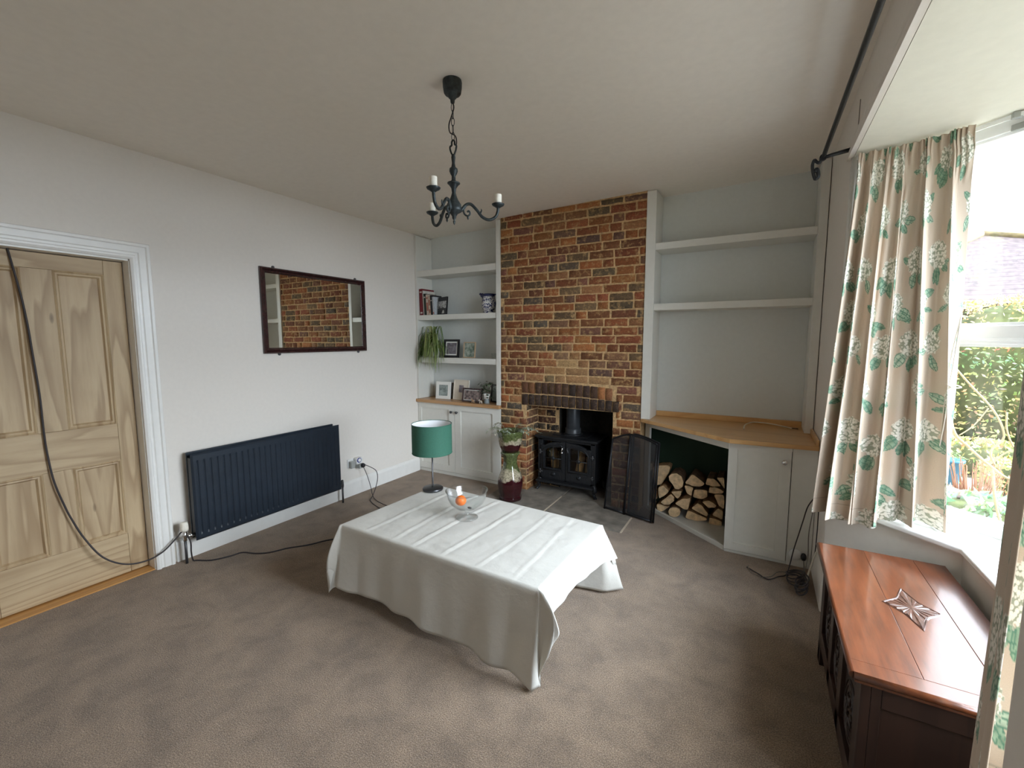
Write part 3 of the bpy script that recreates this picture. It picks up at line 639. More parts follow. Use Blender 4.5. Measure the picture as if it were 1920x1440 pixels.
hm = MB(); hm.tube(smooth_path([(1.785, SY-.004, .47), (1.78, SY-.035, .465), (1.775, SY-.04, .44), (1.772, SY-.03, .425)], 5), .007, 8); hm.ball((1.772, SY-.03, .42), .012); obj('handle', hm, 'chrome', dl)
hm = MB(); hm.tube(smooth_path([(1.82, SY-.004, .465), (1.825, SY-.03, .46), (1.835, SY-.035, .44)], 5), .006, 8); hm.ball((1.836, SY-.035, .435), .009); obj('handle', hm, 'iron_l', dr)
def small_log(a, b_, r, lab):
    a = Vector(a); b_ = Vector(b_); ax = (b_-a).normalized(); u = ax.orthogonal().normalized(); v = ax.cross(u); n = 10; mb = MB(); vs = []
    for P in (a, b_): vs += [P+(u*math.cos(2*PI*k/n)+v*math.sin(2*PI*k/n))*r*(1+.12*math.sin(k*2.3)) for k in range(n)]
    mb.mi = 0; mb.add(vs, [tuple(range(n))[::-1], tuple(range(n, 2*n))]); mb.mi = 1
    for k in range(n): mb.f.append([k, (k+1) % n, n+(k+1) % n, n+k]); mb.c.append((1, 1, 1)); mb.m.append(1); mb.smooth.append(True)
    tag(obj('log', mb, ['logend', 'logend'], fix=True), lab, 'log', 'logs standing inside the stove')
small_log((1.885, 3.90, .155), (1.925, 3.97, .43), .035, 'pale log leaning behind the right glass of the stove')
small_log((1.995, 3.93, .155), (1.985, 3.98, .36), .038, 'shorter log at the right inside the stove')
small_log((1.63, 3.93, .155), (1.60, 3.98, .40), .036, 'log glimpsed through the left stove glass')

# ------------------------------------------------------------------ folding fire screen
t = thing('fire_screen', 'black folding mesh fire screen with arched top standing on the hearth', 'fire screen', (2.45, 3.6, .007))
m, nt, b = nodes('screen_mesh'); v = coords(nt, (1, 1, 1), kind='Object')
tr_ = N(nt, 'ShaderNodeBsdfTransparent'); mx = N(nt, 'ShaderNodeMixShader'); mx.inputs[0].default_value = .60; b.inputs['Base Color'].default_value = (.03, .03, .033, 1); b.inputs['Roughness'].default_value = .6
nt.links.new(tr_.outputs[0], mx.inputs[1]); nt.links.new(b.outputs[0], mx.inputs[2]); nt.links.new(mx.outputs[0], nt.nodes['Material Output'].inputs[0]); M['mesh'] = m
def screen_panel(a, b_, lean, h0, h1, arch=True):
    a = Vector((*a, .010)); b_ = Vector((*b_, .010)); up = Vector((*lean, 1)).normalized(); k = 14; L = b_-a
    tops = [a+L*(i/k)+up*(h0+(h1-h0)*math.sin(i/k*PI/2)) for i in range(k+1)]
    fr = MB().tube([a, a+up*h0], .008, 8).tube([b_, b_+up*h1], .008, 8).tube(tops, .008, 8).tube([a+up*.012, b_+up*.012], .008, 8)
    f = obj('panel_frame', fr, 'screen', t)
    ms = MB(); vs = [a+L*(i/k)+up*.014 for i in range(k+1)]+tops; n_ = L.cross(up).normalized()*.001; m2 = len(vs)
    ms.add([p for p in vs]+[p+n_ for p in vs], [(i, i+1, k+2+i, k+1+i) for i in range(k)]); obj('mesh_panel', ms, 'mesh', f)
    return f
screen_panel((2.245, 3.655), (2.425, 3.612), (.09, .03), .635, .70)
screen_panel((2.672, 3.545), (2.435, 3.606), (.045, .03), .655, .70)
screen_panel((2.690, 3.552), (2.46, 3.640), (.040, .03), .665, .70)
# ------------------------------------------------------------------ coffee table under a linen cloth
TC = [Vector((1.350, 1.600)), Vector((2.620, 1.574)), Vector((2.645, 2.330)), Vector((1.392, 2.395))]; TZ = .45
def tq(u, v): return (TC[0]*(1-u)+TC[1]*u)*(1-v)+(TC[3]*(1-u)+TC[2]*u)*v
t = thing('coffee_table', 'low table wholly hidden beneath the white cloth', 'table', (2.0, 1.98, 0))
ins = lambda u, v: tuple(tq(u, v))
obj('tabletop', MB().prism([ins(.012, .02), ins(.988, .02), ins(.988, .98), ins(.012, .98)], TZ-.035, TZ-.006), 'oak_shaded', t)
for u, v in ((.2, .3), (.72, .3), (.72, .7), (.2, .7)):
    c = tq(u, v); obj('leg', MB().box((c.x-.03, c.y-.03, .001), (c.x+.03, c.y+.03, TZ-.035)), 'oak_shaded', t)
V = []; Fc = []; NU, NV = 110, 70
def wr(u, v):
    h = 0
    for c, w, k in ((.14, .9, 1.), (.30, -.7, .9), (.43, .5, 1.2), (.575, -.6, 1.1), (.74, .8, .7), (.88, -.4, .6)):
        q = u-c-.012*math.sin(v*3+c*9)-(v-.5)*.015*w; h += k*.0042*math.exp(-(q/.0065)**2)-k*.002*math.exp(-((q-.014)/.01)**2)
    p = Vector((u*9, v*6, 0)); h += .0032*mnoise.noise(p)+.0016*mnoise.noise(p*3.1)+.0009*mnoise.noise(p*8)
    q = (v-.55-.1*math.sin(u*4))/.01; h += .002*math.exp(-q*q)*max(0, math.sin(u*7))
    return h
for j in range(NV+1):
    for i in range(NU+1):
        u, v = i/NU, j/NV; p = tq(u, v); e = min(u, 1-u, v, 1-v)*12; V.append((p.x, p.y, TZ+wr(u, v)*min(1, e)+.001))
for j in range(NV):
    for i in range(NU): a = j*(NU+1)+i; Fc.append((a, a+1, a+NU+2, a+NU+1))
# skirt
cols = []   # (base xy, top vertex index, out dir, drop, tip amount, s coordinate)
cen = tq(.5, .5)
drops = {'f': lambda u: .365+.070*u+.006*math.sin(u*26), 'r': lambda v: .165+.002*math.sin(v*9)+.01*v, 'b': lambda u: .435, 'l': lambda v: .20}
sides = [('f', lambda k: (k/NU, 0), NU), ('r', lambda k: (1, k/NV), NV), ('b', lambda k: (1-k/NU, 1), NU), ('l', lambda k: (0, 1-k/NV), NV)]
ed = [(TC[1]-TC[0]).normalized(), (TC[2]-TC[1]).normalized(), (TC[3]-TC[2]).normalized(), (TC[0]-TC[3]).normalized()]
on = [Vector((e.y, -e.x)) for e in ed]; idx = lambda u, v: int(round(v*NV))*(NU+1)+int(round(u*NU))
sc_ = 0
for si, (nm, fn, K) in enumerate(sides):
    for k in range(K+1):
        u, v = fn(k); kk = k/K
        D = drops[nm](kk if nm in 'fr' else 1-kk)
        cols.append((tq(u, v), idx(u, v), on[si], D, 0, sc_+kk*5, si, kk))
    sc_ += 5
    nA, nB = on[si], on[(si+1) % 4]; DA = cols[-1][3]; nx = 'frbl'[(si+1) % 4]; DB = drops[nx](0 if nx in 'fr' else 1)
    th0 = math.atan2(DA, DB)   # angle from side B ... tip where both hems meet
    u, v = fn(K)
    for k in range(1, 22):
        th = k/22*PI/2; r = min(DA/max(1e-3, math.cos(th)), DB/max(1e-3, math.sin(th)))
        tip = math.atan2(DB, DA); s = th/tip if th < tip else (PI/2-th)/(PI/2-tip)
        diag = (nA*math.cos(tip)*.5+nB*math.sin(tip)*.5+(nA+nB)*.35).normalized()
        cols.append((tq(u, v), idx(u, v), (nA*math.cos(th)+nB*math.sin(th)).normalized(), r, s, sc_, si, (th-tip, diag, (nA if th < tip else nB))))
ND = 26; base = len(V); nC = len(cols)
for ci, (b_, ti, od, D, s, sc, si, ex) in enumerate(cols):
    for j in range(1, ND+1):
        q = j/ND; r = D*q
        if s == 0:
            fl = .006+.012*q; 
            A_ = (.012 if si == 0 else .003)*q**1.2; w = math.sin(sc*3.3+.6*math.sin(sc*1.7))+.5*math.sin(sc*7.9+1)
            edge = min(1, (ex if ex < .5 else 1-ex)*9)
            # fabric is pulled out towards the corner ears
            o = fl+A_*w*edge+q*.035*(1-edge)
            if si == 1: o += q*.05*max(0, ex-.5)*2
            p = b_+od*o; z = TZ-r*(1 if j > 1 else 1)
        else:
            dth, diag, fn_ = ex
            if si == 0:
                diag = Vector((.95, -.30)); bl = 0 if dth < 0 else max(0, math.sin(PI*dth/1.2))
                out = .012+(.11*min(1, bl*1.5)*.72*math.sin(PI*min(1, q*.78)) if dth > 0 else 0); z = TZ-r*.985
            else:
                tilt = [0, .40, .4, .22][si]*s**.75
                out = r*math.sin(tilt)+(.03*s*math.sin(PI*q) if si == 3 else 0); z = TZ-r*math.cos(tilt)
            lat = (1 if dth < 0 else -1)*(1-s)*.0
            p = b_+od*.010+diag*out+fn_*(.016*math.sin(q*5+dth*3)*q)+fn_*.028*q*(1-s)
        z = max(z, .004+.002*abs(math.sin(ci)))
        rr = .010
        if r < rr*1.6: z = TZ-r*r/(rr*3.2)
        else: z = z+.004
        V.append((p.x, p.y, max(.004, z)))
for ci in range(nC):
    c2 = (ci+1) % nC
    a0, b0 = cols[ci][1], cols[c2][1]; a1, b1 = base+ci*ND, base+c2*ND
    if a0 != b0: Fc.append((b0, a0, a1, b1))
    else: Fc.append((a0, a1, b1))
    for j in range(ND-1): Fc.append((b1+j, a1+j, a1+j+1, b1+j+1))
mb = MB(); mb.add(V, [f for f in Fc], True)
tag(obj('tablecloth', mb, 'linen', solid=.0015), 'cream linen cloth draped over the low table in the middle of the carpet', 'tablecloth')

# lamp, bowl and what lies in it
LX, LY, LZ = 1.432, 2.300, TZ+.006
t = thing('table_lamp', 'table lamp with green drum shade and slim dark stem', 'lamp', (LX, LY, LZ))
obj('base', MB().lathe([(.070, 0), (.072, .004), (.072, .013), (.066, .018), (.012, .02), (1e-4, .02)], (LX, LY, LZ), 40), 'pewter', t)
obj('stem', MB().lathe([(.007, .018), (.0055, .03), (.0055, .33)], (LX, LY, LZ), 12), 'pewter', t)
s_ = obj('lamp_shade', MB().lathe([(.138, .268), (.138, .472)], (LX, LY, LZ), 64, cap=False), 'shade', t)
obj('shade_lining', MB().lathe([(.1365, .269), (.1365, .471)], (LX, LY, LZ), 64, cap=False), 'shade_in', s_)
for zz in (.268, .472): obj('shade_rim', MB().tube([(LX+.1375*math.cos(a*PI/24), LY+.1375*math.sin(a*PI/24), LZ+zz) for a in range(49)], .0022, 6), 'shade', s_)
mb = MB()
for k in range(3): a = k*2.094; mb.tube([(LX, LY, LZ+.30), (LX+.137*math.cos(a), LY+.137*math.sin(a), LZ+.272)], .0015, 5)
obj('shade_carrier', mb, 'plastic', t)
obj('bulb', MB().lathe([(.014, .30), (.014, .335), (.02, .35), (.03, .375), (.028, .40), (.012, .418), (1e-4, .42)], (LX, LY, LZ), 18), 'whiteceramic', t)
BXc, BYc, BZc = 1.922, 2.030, TZ+.004
prof = [(1e-4, .006), (.02, .006), (.062, .003), (.066, 0.0), (.067, .004), (.060, .008), (.028, .014), (.013, .022), (.011, .036), (.016, .046), (.030, .052), (.068, .066), (.098, .092), (.113, .125), (.118, .152), (.127, .168), (.125, .169), (.115, .153), (.109, .125), (.094, .095), (.065, .070), (.03, .058), (1e-4, .056)]
tag(obj('glass_bowl', MB().lathe(prof, (BXc, BYc, BZc), 48, cap=False), 'glass'), 'clear footed glass bowl standing on the white tablecloth', 'bowl')
mb = MB().ball((BXc-.036, BYc-.012, BZc+.1005), (.033, .033, .0305), 24, 16)
o = tag(obj('tangerine', mb, 'orange'), 'small bright orange tangerine in the glass bowl', 'fruit')
tag(obj('trinket', MB().ball((BXc+.035, BYc-.022, BZc+.073), (.015, .008, .006), 12, 8), 'black'), 'tiny dark oval trinket beside the tangerine in the bowl', 'trinket')

# ------------------------------------------------------------------ glazed jardiniere on its pedestal
def glaze(name, z_lo, z_hi, cream_w):
    m, nt, b = nodes(name); tc = N(nt, 'ShaderNodeTexCoord'); sp = N(nt, 'ShaderNodeSeparateXYZ'); nt.links.new(tc.outputs['Object'], sp.inputs[0])
    n1 = N(nt, 'ShaderNodeTexNoise', Scale=14., Detail=4.); nt.links.new(tc.outputs['Object'], n1.inputs['Vector']); n2 = N(nt, 'ShaderNodeTexNoise', Scale=70., Detail=4.); nt.links.new(tc.outputs['Object'], n2.inputs['Vector'])
    z = math_(nt, 'ADD', sp.outputs['Z'], math_(nt, 'MULTIPLY', math_(nt, 'SUBTRACT', n1.outputs['Fac'], .5), .16))
    f = math_(nt, 'DIVIDE', math_(nt, 'SUBTRACT', z, z_lo), z_hi-z_lo)
    c = ramp(nt, f, [(.0, (.022, .003, .005)), (.40, (.035, .004, .007)), (.44, (.34, .29, .22)), (.44+cream_w, (.36, .32, .23)), (.50+cream_w, (.075, .092, .032)), (1., (.09, .112, .045))])
    c = mixc(nt, 1., c, ramp(nt, n2.outputs['Fac'], [(.35, (.55, .55, .5)), (.6, (1.15, 1.15, 1.1))]), 'MULTIPLY')
    nt.links.new(c, b.inputs['Base Color']); b.inputs['Roughness'].default_value = .16; b.inputs['Coat Weight'].default_value = .5; M[name] = m
glaze('glaze_pedestal', 0, .50, .12); glaze('glaze_pot', .43, .70, .10)
JX, JY = 1.395, 3.452
fac = lambda a, z: 1+.030*math.cos(8*a)
tag(obj('plant_pedestal', MB().lathe([(.100, 0), (.108, .01), (.106, .03), (.098, .045), (.112, .09), (.119, .14), (.115, .20), (.095, .26), (.072, .31), (.063, .36), (.066, .40), (.080, .43), (.090, .44), (.090, .452), (.080, .457), (1e-4, .457)], (JX, JY, .007), 48, fac=fac), 'glaze_pedestal'), 'glazed waisted pottery pedestal, green above dark red, by the brick jamb', 'plant stand')
t = thing('jardiniere', 'green and maroon glazed pot on top of its matching pedestal', 'plant pot', (JX, JY, .465))
obj('pot', MB().lathe([(.068, 0), (.078, .006), (.098, .05), (.112, .11), (.120, .16), (.128, .195), (.126, .202), (.116, .198), (.108, .17), (.104, .15)], (JX, JY, .465), 48, fac=fac, cap=False), 'glaze_pot', t)
obj('soil', MB().lathe([(.105, .158), (.05, .164), (1e-4, .166)], (JX, JY, .465), 20, cap=False), 'soil', t)
def leaf(mb, base, d, up, L, w, col, bend=.3, k=4):
    base = Vector(base); d = Vector(d).normalized(); up = Vector(up); sd = d.cross(up)
    sd = sd.normalized() if sd.length > 1e-4 else d.orthogonal().normalized(); nrm = sd.cross(d).normalized()
    vs = []
    for i in range(k+1):
        t = i/k; p = base+d*(L*t)-Vector((0, 0, 1))*(bend*L*t*t); ww = w*math.sin(PI*min(.98, t*.92+.06))**.8
        vs += [p-sd*ww+nrm*ww*.25, p, p+sd*ww+nrm*ww*.25]
    mb.cur = col; mb.add(vs, [(i*3+j, i*3+j+1, i*3+j+4, i*3+j+3) for i in range(k) for j in (0, 1)], True)
def rcol(c, s=.25):
    k = random.uniform(1-s, 1+s); return tuple(max(0, q*k*random.uniform(.93, 1.07)) for q in c)
mb = MB(); st_ = MB()
for (a, L, ris) in ((.2, .23, .05), (-.1, .15, .03), (2.9, .17, .07), (3.4, .12, .04), (-1.2, .12, .06), (-1.9, .13, .05), (1.4, .12, .06), (-2.5, .16, .05), (.6, .17, .04)):
    p0 = Vector((JX+.05*math.cos(a), JY+.05*math.sin(a), .63)); pts = [p0+Vector((math.cos(a)*L*q, math.sin(a)*L*q, ris*4*q*(1-q)*1.0+.03*q)) for q in (0, .3, .6, .85, 1)]
    st_.cur = (.3, .33, .2); st_.tube(pts, .0022, 5)
    for q in range(2, 9):
        f = q/8; p = Vector((p0.x+math.cos(a)*L*f, p0.y+math.sin(a)*L*f, .63+ris*4*f*(1-f)+.03*f))
        for s in (-1, 1): leaf(mb, p, (math.cos(a+s*.9), math.sin(a+s*.9), .2+random.uniform(-.4, .3)), (0, 0, 1), random.uniform(.028, .042), .008, rcol((.36, .42, .31) if random.random() < .6 else (.55, .58, .48)), .3)
obj('foliage', mb, 'leaf', t); obj('stems', st_, 'leaf', t)

# ------------------------------------------------------------------ chandelier
HX, HY = 2.085, 1.73; HC = zc(HX)
t = thing('chandelier', 'dark metal three-arm candle chandelier hanging from the ceiling', 'chandelier', (HX, HY, 2.06))
obj('ceiling_rose', MB().lathe([(.043, 0), (.045, -.008), (.044, -.030), (.040, -.054), (.036, -.060), (.020, -.062), (.018, -.076), (.011, -.082), (.009, -.098), (1e-4, -.102)], (HX, HY, HC), 32), 'bluegrey', t)
mb = MB(); z = HC-.10; k = 0
while z > 2.445:
    a = (k % 2)*PI/2+.3; c = Vector((HX, HY, z-.0165)); lp = [c+Vector((math.cos(a)*.0072*math.cos(q), math.sin(a)*.0072*math.cos(q), .019*math.sin(q))) for q in [i*PI/7 for i in range(15)]]
    mb.tube(lp, .0016, 6); z -= .0325; k += 1
obj('chain', mb, 'bluegrey', t)
obj('flex', MB().tube(smooth_path([(HX, HY, HC-.09), (HX+.006, HY, 2.585), (HX-.008, HY, 2.55), (HX-.026, HY+.004, 2.52), (HX-.018, HY, 2.482), (HX+.012, HY, 2.46), (HX+.020, HY, 2.432), (HX+.014, HY, 2.40)], 8), .003, 8), 'cable', t)
mb = MB(); mb.tube(smooth_path([(HX-.003, HY, 2.372), (HX-.015, HY, 2.395), (HX-.019, HY, 2.415), (HX-.009, HY, 2.422), (HX-.008, HY, 2.436), (HX, HY, 2.443), (HX+.008, HY, 2.436), (HX+.009, HY, 2.422), (HX+.019, HY, 2.415), (HX+.015, HY, 2.395), (HX+.003, HY, 2.372)], 5), .0042, 8)
obj('hanging_loop', mb, 'bluegrey', t)
obj('column', MB().lathe([(1e-4, 2.055), (.004, 2.062), (.006, 2.072), (.003, 2.078), (.009, 2.086), (.010, 2.096), (.018, 2.108), (.036, 2.118), (.040, 2.128), (.037, 2.136), (.034, 2.150), (.020, 2.172), (.013, 2.19), (.009, 2.205), (.012, 2.225), (.024, 2.242), (.030, 2.246), (.030, 2.250), (.018, 2.254), (.010, 2.262), (.009, 2.28), (.015, 2.29), (.020, 2.302), (.019, 2.314), (.010, 2.322), (.007, 2.34), (.010, 2.365), (.008, 2.378), (1e-4, 2.38)], (HX, HY, 0), 28), 'bluegrey', t)
for deg in (-77, 38, 159):
    a = math.radians(deg); cr = lambda r, z: (HX+math.cos(a)*r, HY+math.sin(a)*r, z)
    ar = MB().tube(smooth_path([cr(.033, 2.122), cr(.055, 2.150), (cr(.080, 2.155)), cr(.108, 2.130), cr(.135, 2.098), cr(.168, 2.086), cr(.198, 2.10), cr(.210, 2.125), cr(.212, 2.148)], 6), .0072, 10)
    ar.tube(smooth_path([cr(.058, 2.148), cr(.046, 2.128), cr(.05, 2.108), cr(.066, 2.100), cr(.076, 2.112), cr(.070, 2.124), cr(.063, 2.118)], 5), .0045, 7); ar.lathe([(.001, -.016), (.006, -.006), (.003, 0)], cr(.066, 2.098), 10)
    ar.tube([cr(.125, 2.115), cr(.132, 2.128), cr(.130, 2.136)], [.005, .0035, .0015], 6)
    arm = obj('arm', ar, 'bluegrey', t)
    obj('drip_cup', MB().lathe([(.009, 0), (.014, .004), (.028, .012), (.031, .018), (.029, .019), (.020, .014), (1e-4, .013)], cr(.212, 2.143), 24), 'bluegrey', arm)
    obj('candle_sleeve', MB().lathe([(.0175, 0), (.0175, .045), (.0165, .048), (.013, .048), (.013, .02)], cr(.212, 2.158), 20, fac=lambda q, z: 1+.02*math.cos(5*q)), 'sleeve', arm)

# ------------------------------------------------------------------ mirror
t = thing('wall_mirror', 'rectangular mirror in a dark mahogany frame on the left wall', 'mirror', (.01, 2.5, 1.398))
mY0, mY1, mZ0, mZ1 = 1.990, 3.008, 1.398, 2.072; pr = [(.0015, 0), (.020, .0), (.027, .006), (.027, .014), (.019, .020), (.024, .027), (.024, .034), (.014, .040), (.010, .046), (.004, .046)]
mb = MB(); cs = [(mY0, mZ0, 1, 1), (mY1, mZ0, -1, 1), (mY1, mZ1, -1, -1), (mY0, mZ1, 1, -1)]; n = len(pr)
for y, z, dy, dz in cs: mb.v += [(h, y+dy*w, z+dz*w) for h, w in pr]
for k in range(4):
    for i in range(n-1): a_ = k*n+i; b_ = ((k+1) % 4)*n+i; mb.f.append([a_, a_+1, b_+1, b_]); mb.c.append((1, 1, 1)); mb.m.append(0); mb.smooth.append(False)
obj('frame', mb, 'mahog', t, fix=True)
obj('mirror_glass', MB().box((.003, mY0+.040, mZ0+.040), (.0105, mY1-.040, mZ1-.040)), 'mirror', t)
for y, z in ((2.105, mZ1+.006), (2.905, mZ1+.006), (2.12, mZ0-.006), (2.915, mZ0-.006)): obj('fixing_screw', MB().lathe([(.012, 0), (.012, .006), (.009, .012), (1e-4, .014)], (.002, y, z), 16, M_=Matrix.Rotation(PI/2, 4, 'Y')), 'iron_l', t)

# ------------------------------------------------------------------ radiator and valves
t = thing('radiator', 'wide dark navy panel radiator low on the left wall', 'radiator', (.08, 1.98, .14))
ry0, ry1, rz0, rz1 = 1.392, 2.575, .142, .742
mb = MB(); ys = [ry0, ry0+.012]; hs = [.108, .118]; pitch = (ry1-ry0-.05)/27
for k in range(27): y = ry0+.025+k*pitch; ys += [y+.002, y+.006, y+.012, y+.018]; hs += [.118, .112, .112, .118]
ys += [ry1-.012, ry1]; hs += [.118, .108]; zs = [rz0, rz0+.012, rz0+.035, rz0+.052, rz1-.062, rz1-.045, rz1-.012, rz1]; vs = []
for j, z in enumerate(zs):
    for y, h in zip(ys, hs): hh = .118 if h == .112 and j in (1, 2, 5, 6) else h; vs.append((hh if j not in (0, 7) else .108, y, z))
n = len(ys); mb.add(vs, [(j*n+i, j*n+i+1, (j+1)*n+i+1, (j+1)*n+i) for j in range(len(zs)-1) for i in range(n-1)], False)
obj('front_panel', mb, 'navy', t, fix=False, solid=.003)
obj('back_panel', MB().box((.042, ry0+.0, rz0+.005), (.056, ry1-.02, rz1+.006)), 'navy', t, bevel=.004)
mb = MB(); 
for k in range(60): y = ry0+.02+k*(ry1-ry0-.06)/59; mb.box((.057, y, rz0+.04), (.105, y+.003, rz1-.03))
mb.box((.058, ry0+.004, rz0+.03), (.104, ry0+.010, rz1-.03)); obj('convector_fins', mb, 'black', t)
for y in (1.55, 2.4): obj('wall_bracket', MB().box((.002, y, rz0+.05), (.043, y+.03, rz1-.05)), 'plastic', t)
v_ = obj('thermostat_valve', MB().lathe([(.014, 0), (.022, .006), (.024, .02), (.023, .045), (.020, .062), (1e-4, .064)], (.088, 1.335, .225), 20, fac=lambda a, z: 1+.05*math.cos(12*a)), 'sleeve', t)
obj('valve_body', MB().tube([(.088, 1.335, .16), (.088, 1.335, .23)], .013, 12).tube([(.088, 1.335, .185), (.088, 1.395, .185)], .010, 10).lathe([(.016, -.008), (.016, .008)], (.088, 1.37, .185), 8, M_=Matrix.Rotation(PI/2, 4, 'X')), 'chrome', t)
obj('pipe', MB().tube([(.088, 1.335, .0), (.088, 1.335, .175)], .0085, 10), 'iron_l', t)
obj('lockshield_valve', MB().lathe([(.011, -.02), (.013, 0), (.012, .03), (.009, .05), (1e-4, .052)], (.088, 2.605, .165), 14).tube([(.088, 2.605, .175), (.088, 2.57, .175)], .009, 10), 'iron_l', t)
obj('pipe', MB().tube([(.088, 2.605, .0), (.088, 2.605, .16)], .0085, 10), 'iron_l', t)

# ------------------------------------------------------------------ wall socket with adaptors, and the flexes
t = thing('wall_socket', 'white double socket between the radiator and the alcove cupboard', 'socket', (0, 2.84, .33))
obj('faceplate', MB().box((.0, 2.735, .275), (.012, 2.885, .362)), 'plastic', t, bevel=.003)
for y in (2.765, 2.86): obj('rocker_switch', MB().box((.012, y-.006, .335), (.016, y+.006, .352)), 'plastic', t)
o = tag(obj('timer_plug', MB().box((.016, 2.742, .278), (.055, 2.790, .345)), 'greyplastic', bevel=.006), 'pale plug-in box in the left side of the socket', 'plug')
t = thing('plug_adaptor', 'white plug-in night light with a blue ring on the socket', 'adaptor', (.035, 2.84, .33))
obj('body', MB().box((.0165, 2.80, .305), (.062, 2.875, .368)), 'plastic', t, bevel=.012, seg=3)
R_ = Matrix.Rotation(PI/2, 4, 'Y')
obj('ring', MB().lathe([(.024, 0), (.024, .006), (.018, .006)], (.0625, 2.828, .345), 24, M_=R_), mat('blue_ring', (.02, .03, .25), .3), t)
obj('lens', MB().lathe([(.018, 0), (.018, .008), (.01, .011), (1e-4, .012)], (.0625, 2.828, .345), 24, M_=R_), 'whiteceramic', t)
t = thing('plug', 'black plug pushed into a grey block under the night light', 'plug', (.07, 2.86, .29))
obj('grey_block', MB().box((.0165, 2.822, .262), (.075, 2.868, .303)), 'greyplastic', t, bevel=.004)
obj('plug_body', MB().lathe([(.021, 0), (.022, .01), (.019, .024), (.010, .03), (1e-4, .031)], (.0755, 2.852, .292), 16, M_=R_), 'black', t)
tag(obj('flex', MB().tube(smooth_path([(.10, 2.858, .300), (.13, 2.90, .27), (.16, 2.945, .225), (.185, 2.94, .16), (.20, 2.90, .08), (.23, 2.83, .02), (.26, 2.775, .006), (.31, 2.74, .005), (.40, 2.70, .005), (.62, 2.63, .005), (1.0, 2.55, .005), (1.35, 2.44, .005)], 7), .0035, 8), 'cable'), 'dark flex looping from the black plug out over the carpet', 'cable')
tag(obj('flex', MB().tube(smooth_path([(.085, 2.858, .272), (.12, 2.865, .20), (.17, 2.86, .10), (.22, 2.84, .02), (.30, 2.80, .005), (.42, 2.76, .005), (.7, 2.70, .005), (1.2, 2.53, .005), (1.3, 2.42, .005)], 7), .003, 8), 'cable'), 'thinner flex dropping straight from the plug to the carpet', 'cable')
pts = [(-.078, .712, 1.989), (-.078, .715, 1.965), (-.072, .722, 1.90), (-.072, .74, 1.75), (-.072, .752, 1.60), (-.070, .758, 1.45), (-.071, .768, 1.2), (-.07, .768, 1.0), (-.068, .772, .86), (-.06, .785, .70), (-.055, .815, .55), (-.05, .835, .47), (-.03, .875, .34), (.0, .94, .20), (.025, 1.03, .12), (.045, 1.13, .10), (.055, 1.22, .125), (.06, 1.30, .19), (.062, 1.335, .215), (.115, 1.352, .16), (.118, 1.352, .08), (.115, 1.36, .02), (.115, 1.385, .006), (.20, 1.435, .006), (.25, 1.53, .006), (.27, 1.60, .006), (.37, 1.64, .006), (.44, 1.70, .006), (.49, 1.80, .006), (.57, 1.90, .006), (.66, 2.06, .006), (.85, 2.13, .006), (1.2, 2.2, .006)]
tag(obj('extension_cable', MB().tube(smooth_path(pts, 7), .0048, 8), 'cable'), 'dark cable hanging over the pine door then trailing along the carpet', 'cable')
# ------------------------------------------------------------------ oak blanket chest in the bay
t = thing('blanket_chest', 'polished reddish oak blanket chest with carved lid under the bay window', 'chest', (3.89, 1.97, 0))
cx0, cx1, cy0, cy1, cz = 3.676, 4.118, 1.510, 2.440, .55
lt = .022; lid = None
pl = [(cx0+.045, 3.842), (3.8425, 4.012), (4.0125, cx1-.0)]
mb = MB()
for a, b_ in ((cx0, 3.842), (3.8428, 4.012), (4.0128, cx1)): mb.box((a, cy0+.06, cz-lt), (b_, cy1, cz))
mb.box((cx0, cy0, cz-lt), (cx1, cy0+.0595, cz))
lid = obj('lid', mb, 'oak', t, bevel=.0012)
mb = MB(); r = .011   # rounded moulded edge of the lid
mb.tube([(cx0, cy0, cz-r), (cx1, cy0, cz-r), ], r, 12).tube([(cx0, cy0, cz-r), (cx0, cy1, cz-r)], r, 12).tube([(cx0, cy1, cz-r), (cx1, cy1, cz-r)], r, 12)
mb.box((cx0+.004, cy0+.004, cz-.034), (cx1, cy1-.004, cz-lt)); obj('lid_edge_moulding', mb, 'oak', lid)
# carved sunburst: rhombus with hollow sides, fluted from the centre
ccx, ccy, ax_, ay = 3.908, 1.986, .084, .148; K = 96; vs = [(ccx, ccy, cz+.0028)]
def rho(a):
    c, s = abs(math.cos(a)), abs(math.sin(a)); r0 = 1/(c/ax_+s/ay); ph = math.atan2(s/ay, c/ax_)/(PI/2); return r0*(1-.22*math.sin(PI*ph))
for f in (.16, .5, .84, .86, .93, 1.0):
    for k in range(K):
        a = 2*PI*k/K; r = rho(a)*f; z = .0022 if f == .16 else (.0004+.0022*(k % 6 in (0, 1, 2)) if f < .85 else (.0003 if f == .86 else (.0026 if f == .93 else .0)))
        vs.append((ccx+math.cos(a)*r, ccy+math.sin(a)*r, cz+z+.0004))
fs = [(0, 1+k, 1+(k+1) % K) for k in range(K)]+[(1+j*K+k, 1+(j+1)*K+k, 1+(j+1)*K+(k+1) % K, 1+j*K+(k+1) % K) for j in range(5) for k in range(K)]
obj('carved_motif', MB().add(vs, fs, False), 'carved', lid)
bx0, bx1, by0, by1 = 3.700, 4.095, 1.540, 2.412
mb = MB()
for (a, b_) in ((by0, by0+.07), (by1-.07, by1), (by0+.29, by0+.35), (by1-.35, by1-.29)): mb.box((bx0, a, .0 if a in (by0, by1-.07) else .09), (bx0+.025, b_, cz-.034))
mb.box((bx0, by0+.0701, .44), (bx0+.0245, by1-.0701, cz-.034)); mb.box((bx0, by0+.0701, .09), (bx0+.0245, by1-.0701, .16))
obj('front_frame', mb, 'oak_shaded', t, bevel=.002)
